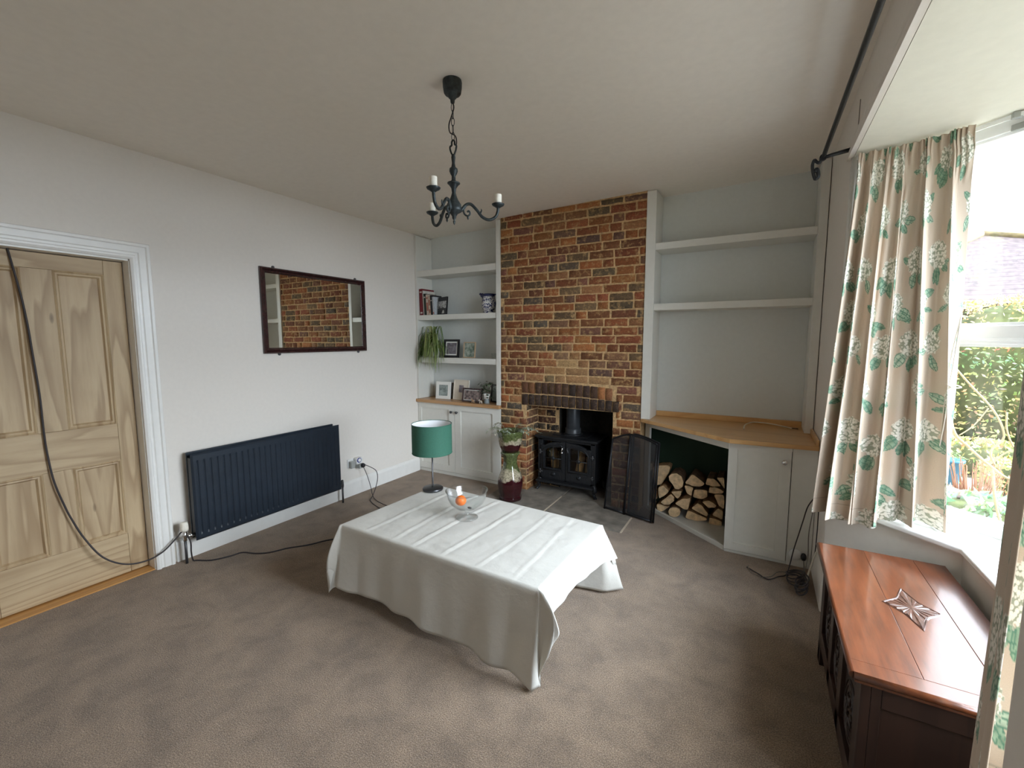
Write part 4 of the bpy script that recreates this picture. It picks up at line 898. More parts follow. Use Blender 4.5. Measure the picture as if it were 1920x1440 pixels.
obj('front_panel', MB().box((bx0+.014, by0+.05, .12), (bx0+.02, by1-.05, .47)), 'oak_shaded', t)
mb = MB()
for yc_ in (by0+.18, (by0+by1)/2, by1-.18):      # carved lunettes on the front panels
    for rr in (.055, .075, .09): mb.tube([(bx0+.013, yc_+rr*math.cos(q*PI/12), .27+rr*1.1*math.sin(q*PI/12)) for q in range(24+1)], .003, 5)
    for q in range(8): mb.tube([(bx0+.012, yc_+.02*math.cos(q*PI/4), .27+.02*math.sin(q*PI/4)), (bx0+.012, yc_+.05*math.cos(q*PI/4), .27+.05*math.sin(q*PI/4))], .005, 5)
obj('front_carving', mb, 'oak_shaded', t)
mb = MB().box((bx0+.0255, by0+.001, 0), (bx0+.05, by0+.025, cz-.034)).box((bx1-.05, by0, 0), (bx1, by0+.025, cz-.034)).box((bx0+.05, by0, .44), (bx1-.05, by0+.024, cz-.034)).box((bx0+.05, by0, .09), (bx1-.05, by0+.024, .16))
obj('end_frame', mb, 'oak_shaded', t, bevel=.002); obj('end_panel', MB().box((bx0+.04, by0+.012, .12), (bx1-.04, by0+.02, .46)), 'oak_shaded', t)
mb = MB().box((bx0+.026, by1-.026, .09), (bx1, by1, cz-.034)).box((bx1-.02, by0+.026, .09), (bx1, by1-.03, cz-.034)).box((bx0+.026, by0+.026, .09), (bx1-.021, by1-.027, .11)).box((bx1-.05, by1-.05, 0), (bx1-.001, by1-.001, .09)).box((bx0+.0, by1-.05, 0), (bx0+.05, by1-.001, .088))
obj('back_and_base', mb, 'oak_shaded', t)

# ------------------------------------------------------------------ curtains
m, nt, b = nodes('hydrangea_print')
at = N(nt, 'ShaderNodeVertexColor', layer_name='Col'); uv = N(nt, 'ShaderNodeUVMap', uv_map='UVMap')
mp = N(nt, 'ShaderNodeMapping'); nt.links.new(uv.outputs[0], mp.inputs[0])
vo = N(nt, 'ShaderNodeTexVoronoi', Scale=95.); vo.inputs['Randomness'].default_value = 1; nt.links.new(mp.outputs[0], vo.inputs['Vector'])
fl = ramp(nt, vo.outputs['Distance'], [(.0, (.62, .60, .42)), (.2, (.86, .84, .76)), (.52, (.80, .76, .68)), (.66, (.34, .36, .27))])
c = mixc(nt, at.outputs['Alpha'], at.outputs['Color'], fl)
nw = N(nt, 'ShaderNodeTexNoise', Scale=420., Detail=2.); nt.links.new(mp.outputs[0], nw.inputs['Vector'])
c = mixc(nt, 1., c, ramp(nt, nw.outputs['Fac'], [(.3, (.93, .93, .93)), (.7, (1.04, 1.04, 1.04))]), 'MULTIPLY')
nt.links.new(c, b.inputs['Base Color']); b.inputs['Roughness'].default_value = .75; b.inputs['Sheen Weight'].default_value = .1
t_ = N(nt, 'ShaderNodeBsdfTranslucent'); nt.links.new(c, t_.inputs[0]); mx = N(nt, 'ShaderNodeMixShader'); mx.inputs[0].default_value = .04
nt.links.new(b.outputs[0], mx.inputs[1]); nt.links.new(t_.outputs[0], mx.inputs[2]); nt.links.new(mx.outputs[0], nt.nodes['Material Output'].inputs[0]); M['print'] = m
def print_pattern(U, Vv, seed):
    r = np.random.default_rng(seed); bg = np.array([.58, .475, .375]); col = np.ones(U.shape+(3,))*bg; fl = np.zeros(U.shape)
    cu, cv = .235, .205; noise = lambda k, p: np.sin(U*k+p)*np.sin(Vv*k*1.1+p*2)
    for a in range(-1, int(U.max()/cu)+2):
        for c_ in range(-1, int(Vv.max()/cv)+2):
            x = (a+.5*(c_ % 2))*cu+r.uniform(-.03, .03); y = c_*cv+r.uniform(-.03, .03)
            # leaves first (they sit behind and below the flower head)
            nl = r.integers(3, 6)
            for k in range(nl):
                th = r.uniform(-2.9, -.2) if k < nl-1 else r.uniform(0, 6.28); L = r.uniform(.055, .085); W_ = L*r.uniform(.20, .33)
                bx, by = x+.035*math.cos(th), y+.035*math.sin(th)-.012
                du, dv = U-bx, Vv-by; s = du*math.cos(th)+dv*math.sin(th); q = -du*math.sin(th)+dv*math.cos(th)+.25*s*s/L*(1 if k % 2 else -1)
                tt = s/L; env = W_*np.sin(np.clip(tt, 0, 1)*PI)**.75; e = np.where((tt > 0) & (tt < 1), np.abs(q)/np.maximum(env, 1e-4), 9)
                inside = e < 1; shade = np.array([.25, .37, .26]) if r.random() < .6 else np.array([.40, .50, .38])
                g = shade*(1+.25*noise(140, k)[..., None]); col[inside] = g[inside]
                dark = (inside & ((e > .80) | (np.abs(q) < .0022) | ((np.sin(s*320) > .88) & (e < .7)))) ; col[dark] = np.array([.09, .22, .15])
            # stem
            # flower head
            R_ = r.uniform(.047, .062); d = np.hypot((U-x)*1.0, (Vv-y-.005)*.92)+.005*noise(150, a)+.004*noise(260, c_); ins_ = d < R_
            fl[ins_] = 1; col[ins_] = np.array([.7, .68, .6])
    return col, fl
def curtain(name, top, bot, ztop, hem, full, nf, nu, nz, seed, label, warp=1.5, amp=(.011, .050), side=1):
    def path(P):
        P = [Vector(p) for p in P]; Q = []
        for i in range(len(P)-1):
            p0 = P[max(i-1, 0)]; p1 = P[i]; p2 = P[i+1]; p3 = P[min(i+2, len(P)-1)]
            for j in range(12): t = j/12; Q.append(.5*((2*p1)+(p2-p0)*t+(2*p0-5*p1+4*p2-p3)*t*t+(-p0+3*p1-3*p2+p3)*t**3))
        Q.append(P[-1]); A = np.array(Q); d = np.r_[0, np.cumsum(np.hypot(*np.diff(A, axis=0).T))]
        return lambda s: np.stack([np.interp(s*d[-1], d, A[:, 0]), np.interp(s*d[-1], d, A[:, 1])], -1), d[-1]
    ft, Lt = path(top); fb, Lb = path(bot)
    s = np.linspace(0, 1, nu+1); zt = np.linspace(0, 1, nz+1); Sg, Tg = np.meshgrid(s, zt)
    sw = 1-(1-Sg)**warp
    ph = 2*PI*nf*sw
    tb = Tg**.7
    head = np.exp(-((Tg-.05)/.012)**2); 
    # gathered heading above the tape: many tiny pleats
    small = .0085*np.sin(2*PI*nf*3.7*Sg+1.3*np.sin(Sg*21)+.8*np.sin(Tg*60))*np.clip(1-Tg/.14, 0, 1)
    A_ = amp[0]+(amp[1]-amp[0])*tb
    sq = lambda x: np.sign(x)*np.abs(x)**.7
    off = A_*(1+sq(np.sin(ph+.9*np.sin(Tg*2.4+Sg*5)+.35*np.sin(Sg*17))))*(.75+.4*np.sin(Sg*9+1))+A_*.34*np.sin(2.3*ph+1+1.6*Tg)*np.clip(Sg*3, 0, 1)*np.clip((1-Sg)*4, .25, 1)+small+.012*np.clip(1-Tg/.05, 0, 1)
    off = off-.004*head
    lat = .45*A_*np.cos(ph+.5*np.sin(Tg*3+Sg*5))*np.clip(np.minimum(Sg, 1-Sg)*8, 0, 1)
    Pt = ft(s)[None]*(1-Tg[..., None])+fb(s)[None]*Tg[..., None]
    tg = np.gradient(Pt, axis=1); tg /= np.linalg.norm(tg, axis=2, keepdims=True)+1e-9
    nr = np.stack([tg[..., 1], -tg[..., 0]], -1)*side     # towards the room
    XY = Pt+nr*off[..., None]+tg*lat[..., None]
    hz = hem(s)[None]; Z = ztop+(hz-ztop)*Tg+.006*np.sin(ph*.5)*Tg**8 
    verts = np.concatenate([XY, Z[..., None]], -1)
    Uf = Sg*full; Vf = (1-Tg)*(ztop-hz.mean())
    col, fl = print_pattern(Uf, Vf, seed)
    hemline = (Tg > .955) & (Tg < .9575); col[hemline] *= .7
    me = bpy.data.meshes.new(name); nv = verts.shape[0]*verts.shape[1]; nq = nu*nz
    me.vertices.add(nv); me.vertices.foreach_set('co', verts.reshape(-1).astype(np.float32))
    i = np.arange(nq); r_ = i//nu; c_ = i % nu; a = r_*(nu+1)+c_; q = np.stack([a, a+1, a+nu+2, a+nu+1], -1).reshape(-1)
    me.loops.add(nq*4); me.loops.foreach_set('vertex_index', q.astype(np.int32)); me.polygons.add(nq); me.polygons.foreach_set('loop_start', (np.arange(nq)*4).astype(np.int32)); me.update(calc_edges=True)
    me.polygons.foreach_set('use_smooth', np.ones(nq, bool))
    at_ = me.color_attributes.new('Col', 'FLOAT_COLOR', 'POINT'); at_.data.foreach_set('color', np.concatenate([col, fl[..., None]], -1).reshape(-1).astype(np.float32))
    uvl = me.uv_layers.new(name='UVMap'); uvl.data.foreach_set('uv', np.stack([Uf, Vf], -1).reshape(-1, 2)[q].reshape(-1).astype(np.float32))
    me.materials.append(M['print']); me.update(); o = bpy.data.objects.new(name, me); COL.objects.link(o)
    q2 = o.modifiers.new('solid', 'SOLIDIFY'); q2.thickness = .002; q2.offset = 0
    tag(o, label, 'curtain'); return o
curtain('curtain', [(3.762, 2.785), (3.97, 2.735), (4.08, 2.685), (4.135, 2.645)], [(3.735, 2.745), (3.85, 2.63), (3.96, 2.60), (4.165, 2.685)], SOFF-.012,
        lambda s: np.interp(s, [0, .38, .52, 1], [.612, .60, .664, .662]), 1.25, 5.6, 380, 460, 3, 'floral hydrangea-print curtain gathered at the far side of the bay window', side=1)
curtain('curtain', [(3.800, .99), (3.83, 1.16), (3.95, 1.10), (4.10, 1.12)], [(3.775, .97), (3.818, 1.16), (3.93, 1.13), (4.05, 1.20)], SOFF-.012,
        lambda s: np.interp(s, [0, 1], [.56, .60]), .9, 3.0, 220, 380, 8, 'shaded hydrangea-print curtain at the near edge of the bay, cut by the frame', warp=1., amp=(.004, .008), side=-1)
trk = [(3.757, 2.815), (3.97, 2.765), (4.10, 2.725), (4.20, 2.64), (4.32, 2.525), (4.345, 2.47), (4.345, 1.25), (4.32, 1.19), (4.10, .99), (3.97, .95), (3.77, .90)]
t = thing('curtain_track', 'thin white curtain track curving round the top of the bay', 'curtain track', (4.2, 1.85, SOFF-.01))
mb = MB(); sp = smooth_path([(x, y, 0) for x, y in trk], 6)
for i in range(len(sp)-1):
    a, b_ = sp[i], sp[i+1]; dv = (b_-a).normalized(); nv = Vector((dv.y, -dv.x, 0))*.005; mb.prism([(a-nv).xy, (a+nv).xy, (b_+nv).xy, (b_-nv).xy], SOFF-.022, SOFF-.006)
obj('rail', mb, 'upvc', t, fix=True)
for p in ((4.235, 2.607), (4.345, 2.2), (4.345, 1.5)): obj('track_bracket', MB().box((p[0]-.014, p[1]-.012, SOFF-.026), (p[0]+.014, p[1]+.012, SOFF-.001)), 'greyplastic', t, bevel=.003)
Mv = Matrix.Rotation(math.radians(-44), 4, 'Z'); Mv.translation = (4.262, 2.618, 0)
obj('vent_catch', MB().box((-.04, 0, SOFF-.062), (.04, .014, SOFF-.036), Mv), 'greyplastic', t, bevel=.003)
mb = MB()
for pth in ([(4.128, 2.585, 1.62), (4.112, 2.590, 1.45), (4.104, 2.585, 1.30), (4.100, 2.58, 1.06)], [(4.128, 2.585, 1.62), (4.118, 2.585, 1.40), (4.110, 2.58, 1.30), (4.106, 2.57, 1.18), (4.100, 2.58, 1.04)], [(4.100, 2.58, 1.315), (4.12, 2.57, 1.30), (4.155, 2.60, 1.30), (4.13, 2.575, 1.31), (4.108, 2.575, 1.295)]): mb.tube(smooth_path(pth, 6), .0026, 5)
tag(obj('drawstring', mb, 'whitecable'), 'white knotted drawstring hanging at the edge of the far curtain', 'cord')

t = thing('curtain_pole', 'black iron curtain pole with a crook finial above the bay opening', 'curtain pole', (3.64, 1.8, 2.436))
obj('pole', MB().tube([(3.618, 2.82, 2.436), (3.66, YB+.03, 2.436)], .0105, 12), 'iron', t)
mb = MB(); mb.lathe([(.013, -.014), (.016, -.01), (.016, .01), (.013, .014)], (3.618, 2.822, 2.436), 14, M_=Matrix.Rotation(PI/2, 4, 'X'))
mb.tube(smooth_path([(3.616+dx, 2.83, 2.436+dz) for dx, dz in ((0, 0), (-.012, -.020), (-.024, -.014), (-.034, -.003), (-.041, -.027), (-.037, -.062), (-.026, -.097), (-.013, -.088), (-.016, -.060), (-.023, -.050), (-.027, -.065))], 6), [.0075]*36+[.009]*25, 8)
obj('finial', mb, 'iron', t)
for y in (2.80, .45): mb = MB().tube([(3.62, y, 2.428), (3.65, y, 2.434), (3.735, y, 2.445)], [.007, .009, .011], 10).lathe([(.022, 0), (.022, .006), (.012, .012)], (RX-.001, y, 2.446), 16, M_=Matrix.Rotation(-PI/2, 4, 'Y')); obj('bracket', mb, 'iron', t)
mb = MB(); mb.tube([(RX-.004, 2.72, 2.64), (RX-.004, 2.725, 2.49)], .0018, 6); tag(obj('bell_wire', mb, 'greycable'), 'short grey wire stapled to the beam above the curtain pole bracket', 'wire')

# ------------------------------------------------------------------ cables by the cupboard
t = thing('floor_socket', 'white wall box low on the cupboard side with a black plug', 'socket', (3.68, 3.33, .05))
obj('round_cover', MB().lathe([(.038, 0), (.038, .010), (.03, .014), (1e-4, .014)], (3.655, 3.3375, .085), 24, M_=Matrix.Rotation(PI/2, 4, 'X')), 'plastic', t)
tag(obj('plug', MB().ball((3.700, 3.315, .085), (.017, .022, .026), 14, 10), 'black'), 'black oval plug at the foot of the cupboard side panel', 'plug')
def cab(pts, r, m_, lab, name='cable', k=7): return tag(obj(name, MB().tube(smooth_path(pts, k), r, 7), m_), lab, 'cable')
cab([(3.738, 2.915, .64), (3.722, 2.99, .61), (3.715, 3.06, .58), (3.69, 3.16, .48), (3.675, 3.22, .36), (3.66, 3.26, .25), (3.64, 3.27, .14), (3.62, 3.22, .05), (3.60, 3.16, .012), (3.56, 3.12, .008), (3.5, 3.05, .008), (3.44, 3.10, .008), (3.38, 3.15, .008)], .0035, 'cable', 'dark aerial cable sagging from the sill end down to the carpet')
cab([(3.728, 2.97, .60), (3.730, 3.02, .5), (3.733, 3.05, .35), (3.728, 3.06, .2), (3.70, 3.08, .06), (3.68, 3.10, .02)], .003, 'cable', 'thin dark cable hanging straight down the bay corner')
cab([(3.722, 3.10, .60), (3.715, 3.15, .45), (3.705, 3.17, .30), (3.71, 3.18, .15), (3.69, 3.14, .03)], .0028, 'greycable', 'grey cable between the two dark ones at the bay corner')
cab([(3.39, 3.165, .012), (3.385, 3.15, .009), (3.42, 3.08, .009), (3.47, 3.06, .009), (3.52, 3.10, .009), (3.545, 3.16, .009), (3.57, 3.19, .009), (3.60, 3.2, .009)], .0025, 'greycable', 'thin grey wire curling over the carpet below the cupboard door')
coil = []
for k in range(60): a = k*2*PI/14; rr = .052+.006*math.sin(k*.7); coil.append((3.668+rr*.55*math.cos(a), 2.955+rr*1.25*math.sin(a), .014+.0012*k+.018*(1+math.cos(a))))
cab(coil, .0042, 'cable', 'dark cable wound in a loose coil on the carpet beside the chest', 'coiled_cable', 3)
coil = []
for k in range(44): a = k*2*PI/12+1; rr = .070+.008*math.sin(k*1.1); coil.append((3.645+rr*.7*math.cos(a), 3.085+rr*.8*math.sin(a), .012+.0013*k+.010*(1+math.sin(a*1.1))))
cab(coil, .0035, 'cable', 'looser tangle of dark cable under the black plug', 'coiled_cable', 3)
cab([(3.735, 3.04, .25), (3.715, 3.05, .15), (3.70, 3.03, .08), (3.70, 3.0, .05)], .005, 'whitecable', 'cream flex stub rising from the tangle of cables')
cab([(3.700, 3.29, .07), (3.70, 3.24, .03), (3.68, 3.17, .012), (3.70, 3.08, .012), (3.69, 3.02, .012)], .0038, 'greycable', 'grey flex leading from the black plug to the tangle')
cab([(3.305, 3.665, .836), (3.31, 3.74, .855), (3.36, 3.83, .865), (3.45, 3.87, .86), (3.55, 3.86, .85), (3.62, 3.85, .84)], .0045, 'whitecable', 'white aerial lead arching over the pine worktop')
cab([(3.55, 3.86, .848), (3.60, 3.88, .836), (3.66, 3.87, .836)], .003, 'cable', 'frayed dark end of the lead on the worktop')

# ------------------------------------------------------------------ things on the left shelves
def book(x, w, hgt, d, y, z, lean, col, lab, spine=None, cover=False):
    m_ = mat('book_cloth', col, .6, nscale=60, namt=.15)
    Mx = Matrix.Translation((x, y, z)) @ Matrix.Rotation(lean, 4, 'Y')
    t = thing('book', lab, 'book', (x, y, z), 'books on the left alcove shelf')
    mb = MB().box((0, 0, 0), (.003, d, hgt), Mx).box((w-.003, 0, 0), (w, d, hgt), Mx).box((0, 0, 0), (w, .003, hgt), Mx)
    obj('cover', mb, m_, t, bevel=.0008); obj('pages', MB().box((.003, .003, .003), (w-.003, d-.004, hgt-.003), Mx), 'paper', t)
    if spine:
        for (z0, z1) in spine: obj('spine_print', MB().box((w*.18, -.0008, hgt*z0), (w*.82, .001, hgt*z1), Mx), mat('spine_ink', (.6, .55, .5) if sum(col) < 1 else (.35, .12, .08), .6), t)
    return t
SZ = 1.7785
book(.042, .046, .29, .20, 3.765, SZ, -.03, (.16, .012, .018), 'tall dark red book at the left end of the row', [(.06, .12), (.85, .9)])
book(.0925, .012, .27, .20, 3.765, SZ, -.045, (.62, .60, .54), 'thin tall off-white book beside the red one')
book(.108, .030, .235, .19, 3.765, SZ, -.055, (.02, .03, .022), 'black-green book third from the left of the row', [(.8, .86)])
book(.140, .033, .225, .18, 3.765, SZ, -.06, (.58, .46, .38), 'cream-pink spined book in the middle of the row', [(.2, .6), (.78, .86)])
book(.1745, .025, .205, .18, 3.765, SZ, -.06, (.60, .48, .36), 'cream book with reddish lettering next to the middle', [(.1, .3), (.5, .8)])
book(.201, .027, .215, .17, 3.765, SZ, -.06, (.015, .015, .018), 'narrow black book beside the grey-spined one', [(.7, .74)])
book(.2295, .020, .195, .16, 3.765, SZ, -.06, (.48, .50, .52), 'thin pale grey spined book near the upright cover', [(.05, .15)])
t = thing('book', 'black and white castle photograph book standing cover outwards at the right end', 'book', (.34, 3.78, SZ), 'books on the left alcove shelf')
Mx = Matrix.Translation((.262, 3.80, SZ)) @ Matrix.Rotation(-.12, 4, 'X') @ Matrix.Rotation(-.25, 4, 'Z')
obj('cover', MB().box((0, 0, 0), (.155, .018, .19), Mx), 'black', t, bevel=.001)
m, nt, b = nodes('castle_photo'); v = coords(nt, (1, 1, 1)); nz = N(nt, 'ShaderNodeTexNoise', Scale=45., Detail=5.); nt.links.new(v, nz.inputs['Vector']); nt.links.new(ramp(nt, nz.outputs['Fac'], [(.35, (.12, .12, .12)), (.6, (.5, .5, .5))]), b.inputs['Base Color']); M['bwphoto'] = m
obj('cover_photo', MB().box((.006, -.001, .062), (.149, .0, .145), Mx), 'bwphoto', t)
mb = MB().prism([(.006, .045), (.149, .045), (.149, .065), (.11, .068), (.10, .078), (.085, .078), (.08, .068), (.045, .07), (.043, .092), (.03, .092), (.028, .07), (.006, .066)], 0, .0015, Mx @ Matrix(((1, 0, 0, 0), (0, 0, -1, 0), (0, 1, 0, 0), (0, 0, 0, 1))))
obj('cover_castle', mb, mat('castle_grey', (.05, .05, .05), .6), t, fix=True)
mb = MB().prism([(.08, .01), (.12, .01), (.118, .038), (.105, .045), (.09, .04)], 0, .0015, Mx @ Matrix(((1, 0, 0, 0), (0, 0, -1, 0), (0, 1, 0, 0), (0, 0, 0, 1)))); obj('cover_pale_shape', mb, mat('pale_print', (.5, .5, .48), .6), t, fix=True)  # small pale shape low on the cover
# blue and white jug
t = thing('jug', 'blue and white patterned china jug on the upper left shelf', 'jug', (.90, 3.86, SZ))
m, nt, b = nodes('blue_white_china'); v = coords(nt); vo = N(nt, 'ShaderNodeTexNoise', Scale=32., Detail=3., Distortion=2.5); nt.links.new(v, vo.inputs['Vector'])
nt.links.new(ramp(nt, vo.outputs['Fac'], [(.42, (.66, .65, .62)), (.50, (.62, .62, .62)), (.53, (.045, .055, .16)), (.62, (.02, .025, .08))]), b.inputs['Base Color']); b.inputs['Roughness'].default_value = .2; M['china'] = m
JC = (.90, 3.86, SZ)
obj('body', MB().lathe([(1e-4, 0), (.055, 0), (.062, .004), (.060, .02), (.054, .028), (.066, .045), (.074, .085), (.073, .125), (.062, .160), (.058, .175), (.066, .198), (.062, .196), (.055, .172), (.05, .15)], JC, 32, cap=False), 'china', t)
bm_ = mat('china_blue_band', (.03, .035, .10), .25)
obj('rim_band', MB().lathe([(.0595, .172), (.0675, .199), (.064, .1995)], JC, 32, cap=False), bm_, t)
obj('spout', MB().tube(smooth_path([(JC[0]-.045, JC[1], SZ+.165), (JC[0]-.075, JC[1]-.005, SZ+.188), (JC[0]-.105, JC[1]-.01, SZ+.205)], 4), [.03]*3+[.022]*3+[.012]*3, 10, cap=False), bm_, t)
obj('handle', MB().tube(smooth_path([(JC[0]+.058, JC[1], SZ+.185), (JC[0]+.095, JC[1], SZ+.19), (JC[0]+.105, JC[1], SZ+.15), (JC[0]+.085, JC[1], SZ+.10), (JC[0]+.068, JC[1], SZ+.07)], 6), .007, 8), bm_, t)
# spider plant
t = thing('spider_plant', 'bushy spider plant spilling over the shelf in the left corner', 'plant', (.165, 3.83, 1.311))
PC = Vector((.185, 3.835, 1.312))
obj('pot', MB().lathe([(.04, 0), (.046, .005), (.058, .09), (.062, .098), (.056, .098), (.052, .085)], PC, 24, cap=False), 'whiteceramic', t)
mb = MB()
for k in range(165):
    a = random.uniform(0, 2*PI); L = random.uniform(.18, .36); el = random.uniform(.5, 1.35); bx = PC+Vector((random.uniform(-.025, .025), random.uniform(-.025, .02), .09)); sp_ = random.uniform(.045, .11)*(1.0 if math.sin(a) < .3 else .6)
    d = Vector((math.cos(a)*sp_*1.6, math.sin(a)*sp_-(.05 if math.sin(a) < .3 else 0), 0)); up_ = random.uniform(.02, .19) if k % 9 else .25; drop = random.choice([random.uniform(.02, .16), random.uniform(.08, .27)]) if math.sin(a) < .3 else random.uniform(0, .05)
    pts = [bx, bx+d*.35+Vector((0, 0, up_*.8)), bx+d*.8+Vector((0, 0, up_)), bx+d*1.15+Vector((0, 0, up_*.55-drop*.2)), bx+d*1.35+Vector((0, 0, -drop*.7)), bx+d*1.4+Vector((0, 0, -drop))]
    pp = smooth_path(pts, 3); w = random.uniform(.0035, .0055); sd = Vector((-math.sin(a), math.cos(a), .1)).normalized(); vs = []
    for i, p in enumerate(pp):
        if p.x < .036: p.x = .036+random.uniform(0, .02)
        if p.y > 3.985: p.y = 3.985
        if p.y > 3.735 and p.z < 1.316: p.y = 3.728-random.uniform(0, .012)
        f = i/(len(pp)-1); ww = w*(1-f**3)+.0004; vs += [p-sd*ww, p+sd*ww]
    mb.cur = rcol(random.choice([(.16, .24, .05), (.25, .34, .09), (.10, .17, .04), (.34, .40, .16)])); mb.add(vs, [(2*i, 2*i+1, 2*i+3, 2*i+2) for i in range(len(pp)-1)], True)
obj('leaves', mb, 'leaf', t)
# picture frames
def photo_mat(name, c1, c2, sc):
    m, nt, b = nodes(name); nz = N(nt, 'ShaderNodeTexNoise', Scale=sc, Detail=4.); nt.links.new(coords(nt), nz.inputs['Vector']); nt.links.new(ramp(nt, nz.outputs['Fac'], [(.35, c1), (.62, c2)]), b.inputs['Base Color']); b.inputs['Roughness'].default_value = .15; return m
def frame(x, y, z, w, h, lean, yaw, fw, colm, photo, lab, mount=None, mw=.0, pic=None, group='photo frames in the left alcove'):
    t = thing('photo_frame', lab, 'photo frame', (x, y, z), group)
    Mx = Matrix.Translation((x, y, z)) @ Matrix.Rotation(yaw, 4, 'Z') @ Matrix.Rotation(-lean, 4, 'X')
    mb = MB().box((-w/2, 0, 0), (-w/2+fw, .015, h), Mx).box((w/2-fw, 0, 0), (w/2, .015, h), Mx).box((-w/2+fw, 0, 0), (w/2-fw, .015, fw), Mx).box((-w/2+fw, 0, h-fw), (w/2-fw, .015, h), Mx)
    obj('frame', mb, colm, t, bevel=.0015)
    if mount: obj('mount', MB().box((-w/2+fw, .008, fw), (w/2-fw, .010, h-fw), Mx), mount, t)
    px, pz = fw+mw, fw+mw
    p = pic or (-w/2+px, pz, w/2-px, h-pz); obj('photograph', MB().box((p[0], .006, p[1]), (p[2], .0095, p[3]), Mx), photo, t)
    obj('easel_back', MB().box((-w/2+.004, .0151, .004), (w/2-.004, .018, h-.004), Mx).add([Mx @ Vector(q) for q in ((-.02, .018, h*.7), (.02, .018, h*.7), (.025, .06, .004), (-.025, .06, .004))], [(0, 1, 2, 3)]), 'black', t)
    return t
F3 = 1.3115; F4 = .8395
frame(.425, 3.815, F3, .200, .200, .14, .10, .024, 'black', photo_mat('ph1', (.10, .09, .10), (.24, .22, .24), 30), 'square black frame with a mounted dark portrait, beside the spider plant', 'whiteceramic', .014)
frame(.665, 3.820, F3, .150, .170, .12, .05, .010, mat('pale_wood_frame', (.45, .32, .2), .4), photo_mat('ph2', (.10, .14, .11), (.38, .42, .36), 26), 'small colour photograph in a thin pale frame right of the black one')
frame(.288, 3.835, F4, .190, .195, .12, .12, .036, 'whiteceramic', photo_mat('ph3', (.16, .19, .18), (.33, .38, .36), 28), 'white-framed portrait standing at the left of the lower worktop')
frame(.375, 3.90, F4, .10, .180, .1, .7, .012, mat('brown_frame', (.12, .08, .05), .4), photo_mat('ph3b', (.12, .12, .11), (.2, .2, .19), 28), 'narrow brown frame seen edge-on behind the white one')
frame(.520, 3.850, F4, .215, .225, .13, -.05, .010, 'cream', photo_mat('ph4', (.10, .09, .14), (.32, .27, .26), 40), 'cream mounted print in a slim cream frame near the middle', 'cream', 0, (-.032, .085, .032, .165))
frame(.715, 3.785, F4, .250, .150, .16, .02, .018, 'mahog', photo_mat('ph5', (.05, .035, .035), (.30, .22, .20), 35), 'wide dark frame holding a sepia group photograph', 'whiteceramic', .007)
frame(.955, 3.900, F4, .150, .190, .10, -.15, .012, 'black', mat('pale_print_green', (.35, .40, .38), .15), 'thin black frame with a pale print behind the potted plant')
tag(obj('drinking_glass', MB().lathe([(.022, 0), (.024, .002), (.028, .055), (.026, .055), (.0225, .005), (1e-4, .004)], (.985, 3.82, F3), 24, cap=False), 'glass'), 'small clear glass at the right end of the third shelf', 'glass')
t = thing('potted_plant', 'small leafy plant in a white pot before the black frame', 'plant', (.905, 3.79, F4))
obj('pot', MB().lathe([(.022, .045), (.026, .048), (.036, .095), (.037, .1), (.033, .1), (.03, .088)], (.905, 3.80, F4), 20, cap=True), 'whiteceramic', t)
obj('pot_stand', MB().lathe([(.030, 0), (.032, .004), (.028, .03), (.024, .045), (1e-4, .0455)], (.905, 3.80, F4), 20, cap=False), mat('grey_stoneware', (.2, .22, .22), .5), t)
mb = MB()
for k in range(120):
    a = random.uniform(0, 2*PI); r = random.uniform(.01, .10); z = random.uniform(.085, .24)-r*.4; p = Vector((.905+r*math.cos(a)-(.03 if z < .13 else 0), 3.80+min(.05, r*math.sin(a)*.6), F4+z)); leaf(mb, p, (math.cos(a), math.sin(a), random.uniform(-.5, .5)), (0, 0, 1), .026, .011, rcol(random.choice([(.07, .10, .055), (.15, .19, .12), (.04, .055, .035)])), .3, 3)
obj('leaves', mb, 'leaf', t)
for k, (x, col, lab) in enumerate(((.775, (.35, .22, .13), 'tiny tan animal ornament left of the pair'), (.825, (.05, .03, .025), 'tiny dark animal ornament between the tan and pale ones'), (.872, (.50, .42, .34), 'tiny pale animal ornament nearest the white pot'))):
    t = thing('animal_ornament', lab, 'ornament', (x, 3.735, F4), 'little animals on the left worktop'); mm = mat('ornament_glaze', col, .3)
    y = 3.735; mb = MB().ball((x, y, F4+.026), (.018, .009, .010), 12, 8).ball((x-.018, y, F4+.038), (.008, .007, .008), 10, 8); mb.tube([(x-.010, y, F4+.028), (x-.017, y, F4+.037)], [.007, .006], 8); obj('body', mb, mm, t)
    for dx in (-.011, .012):
        for dy in (-.005, .005): obj('leg', MB().tube([(x+dx, y+dy, F4+.024), (x+dx, y+dy, F4+.001)], [.0035, .0028], 6), mm, t)
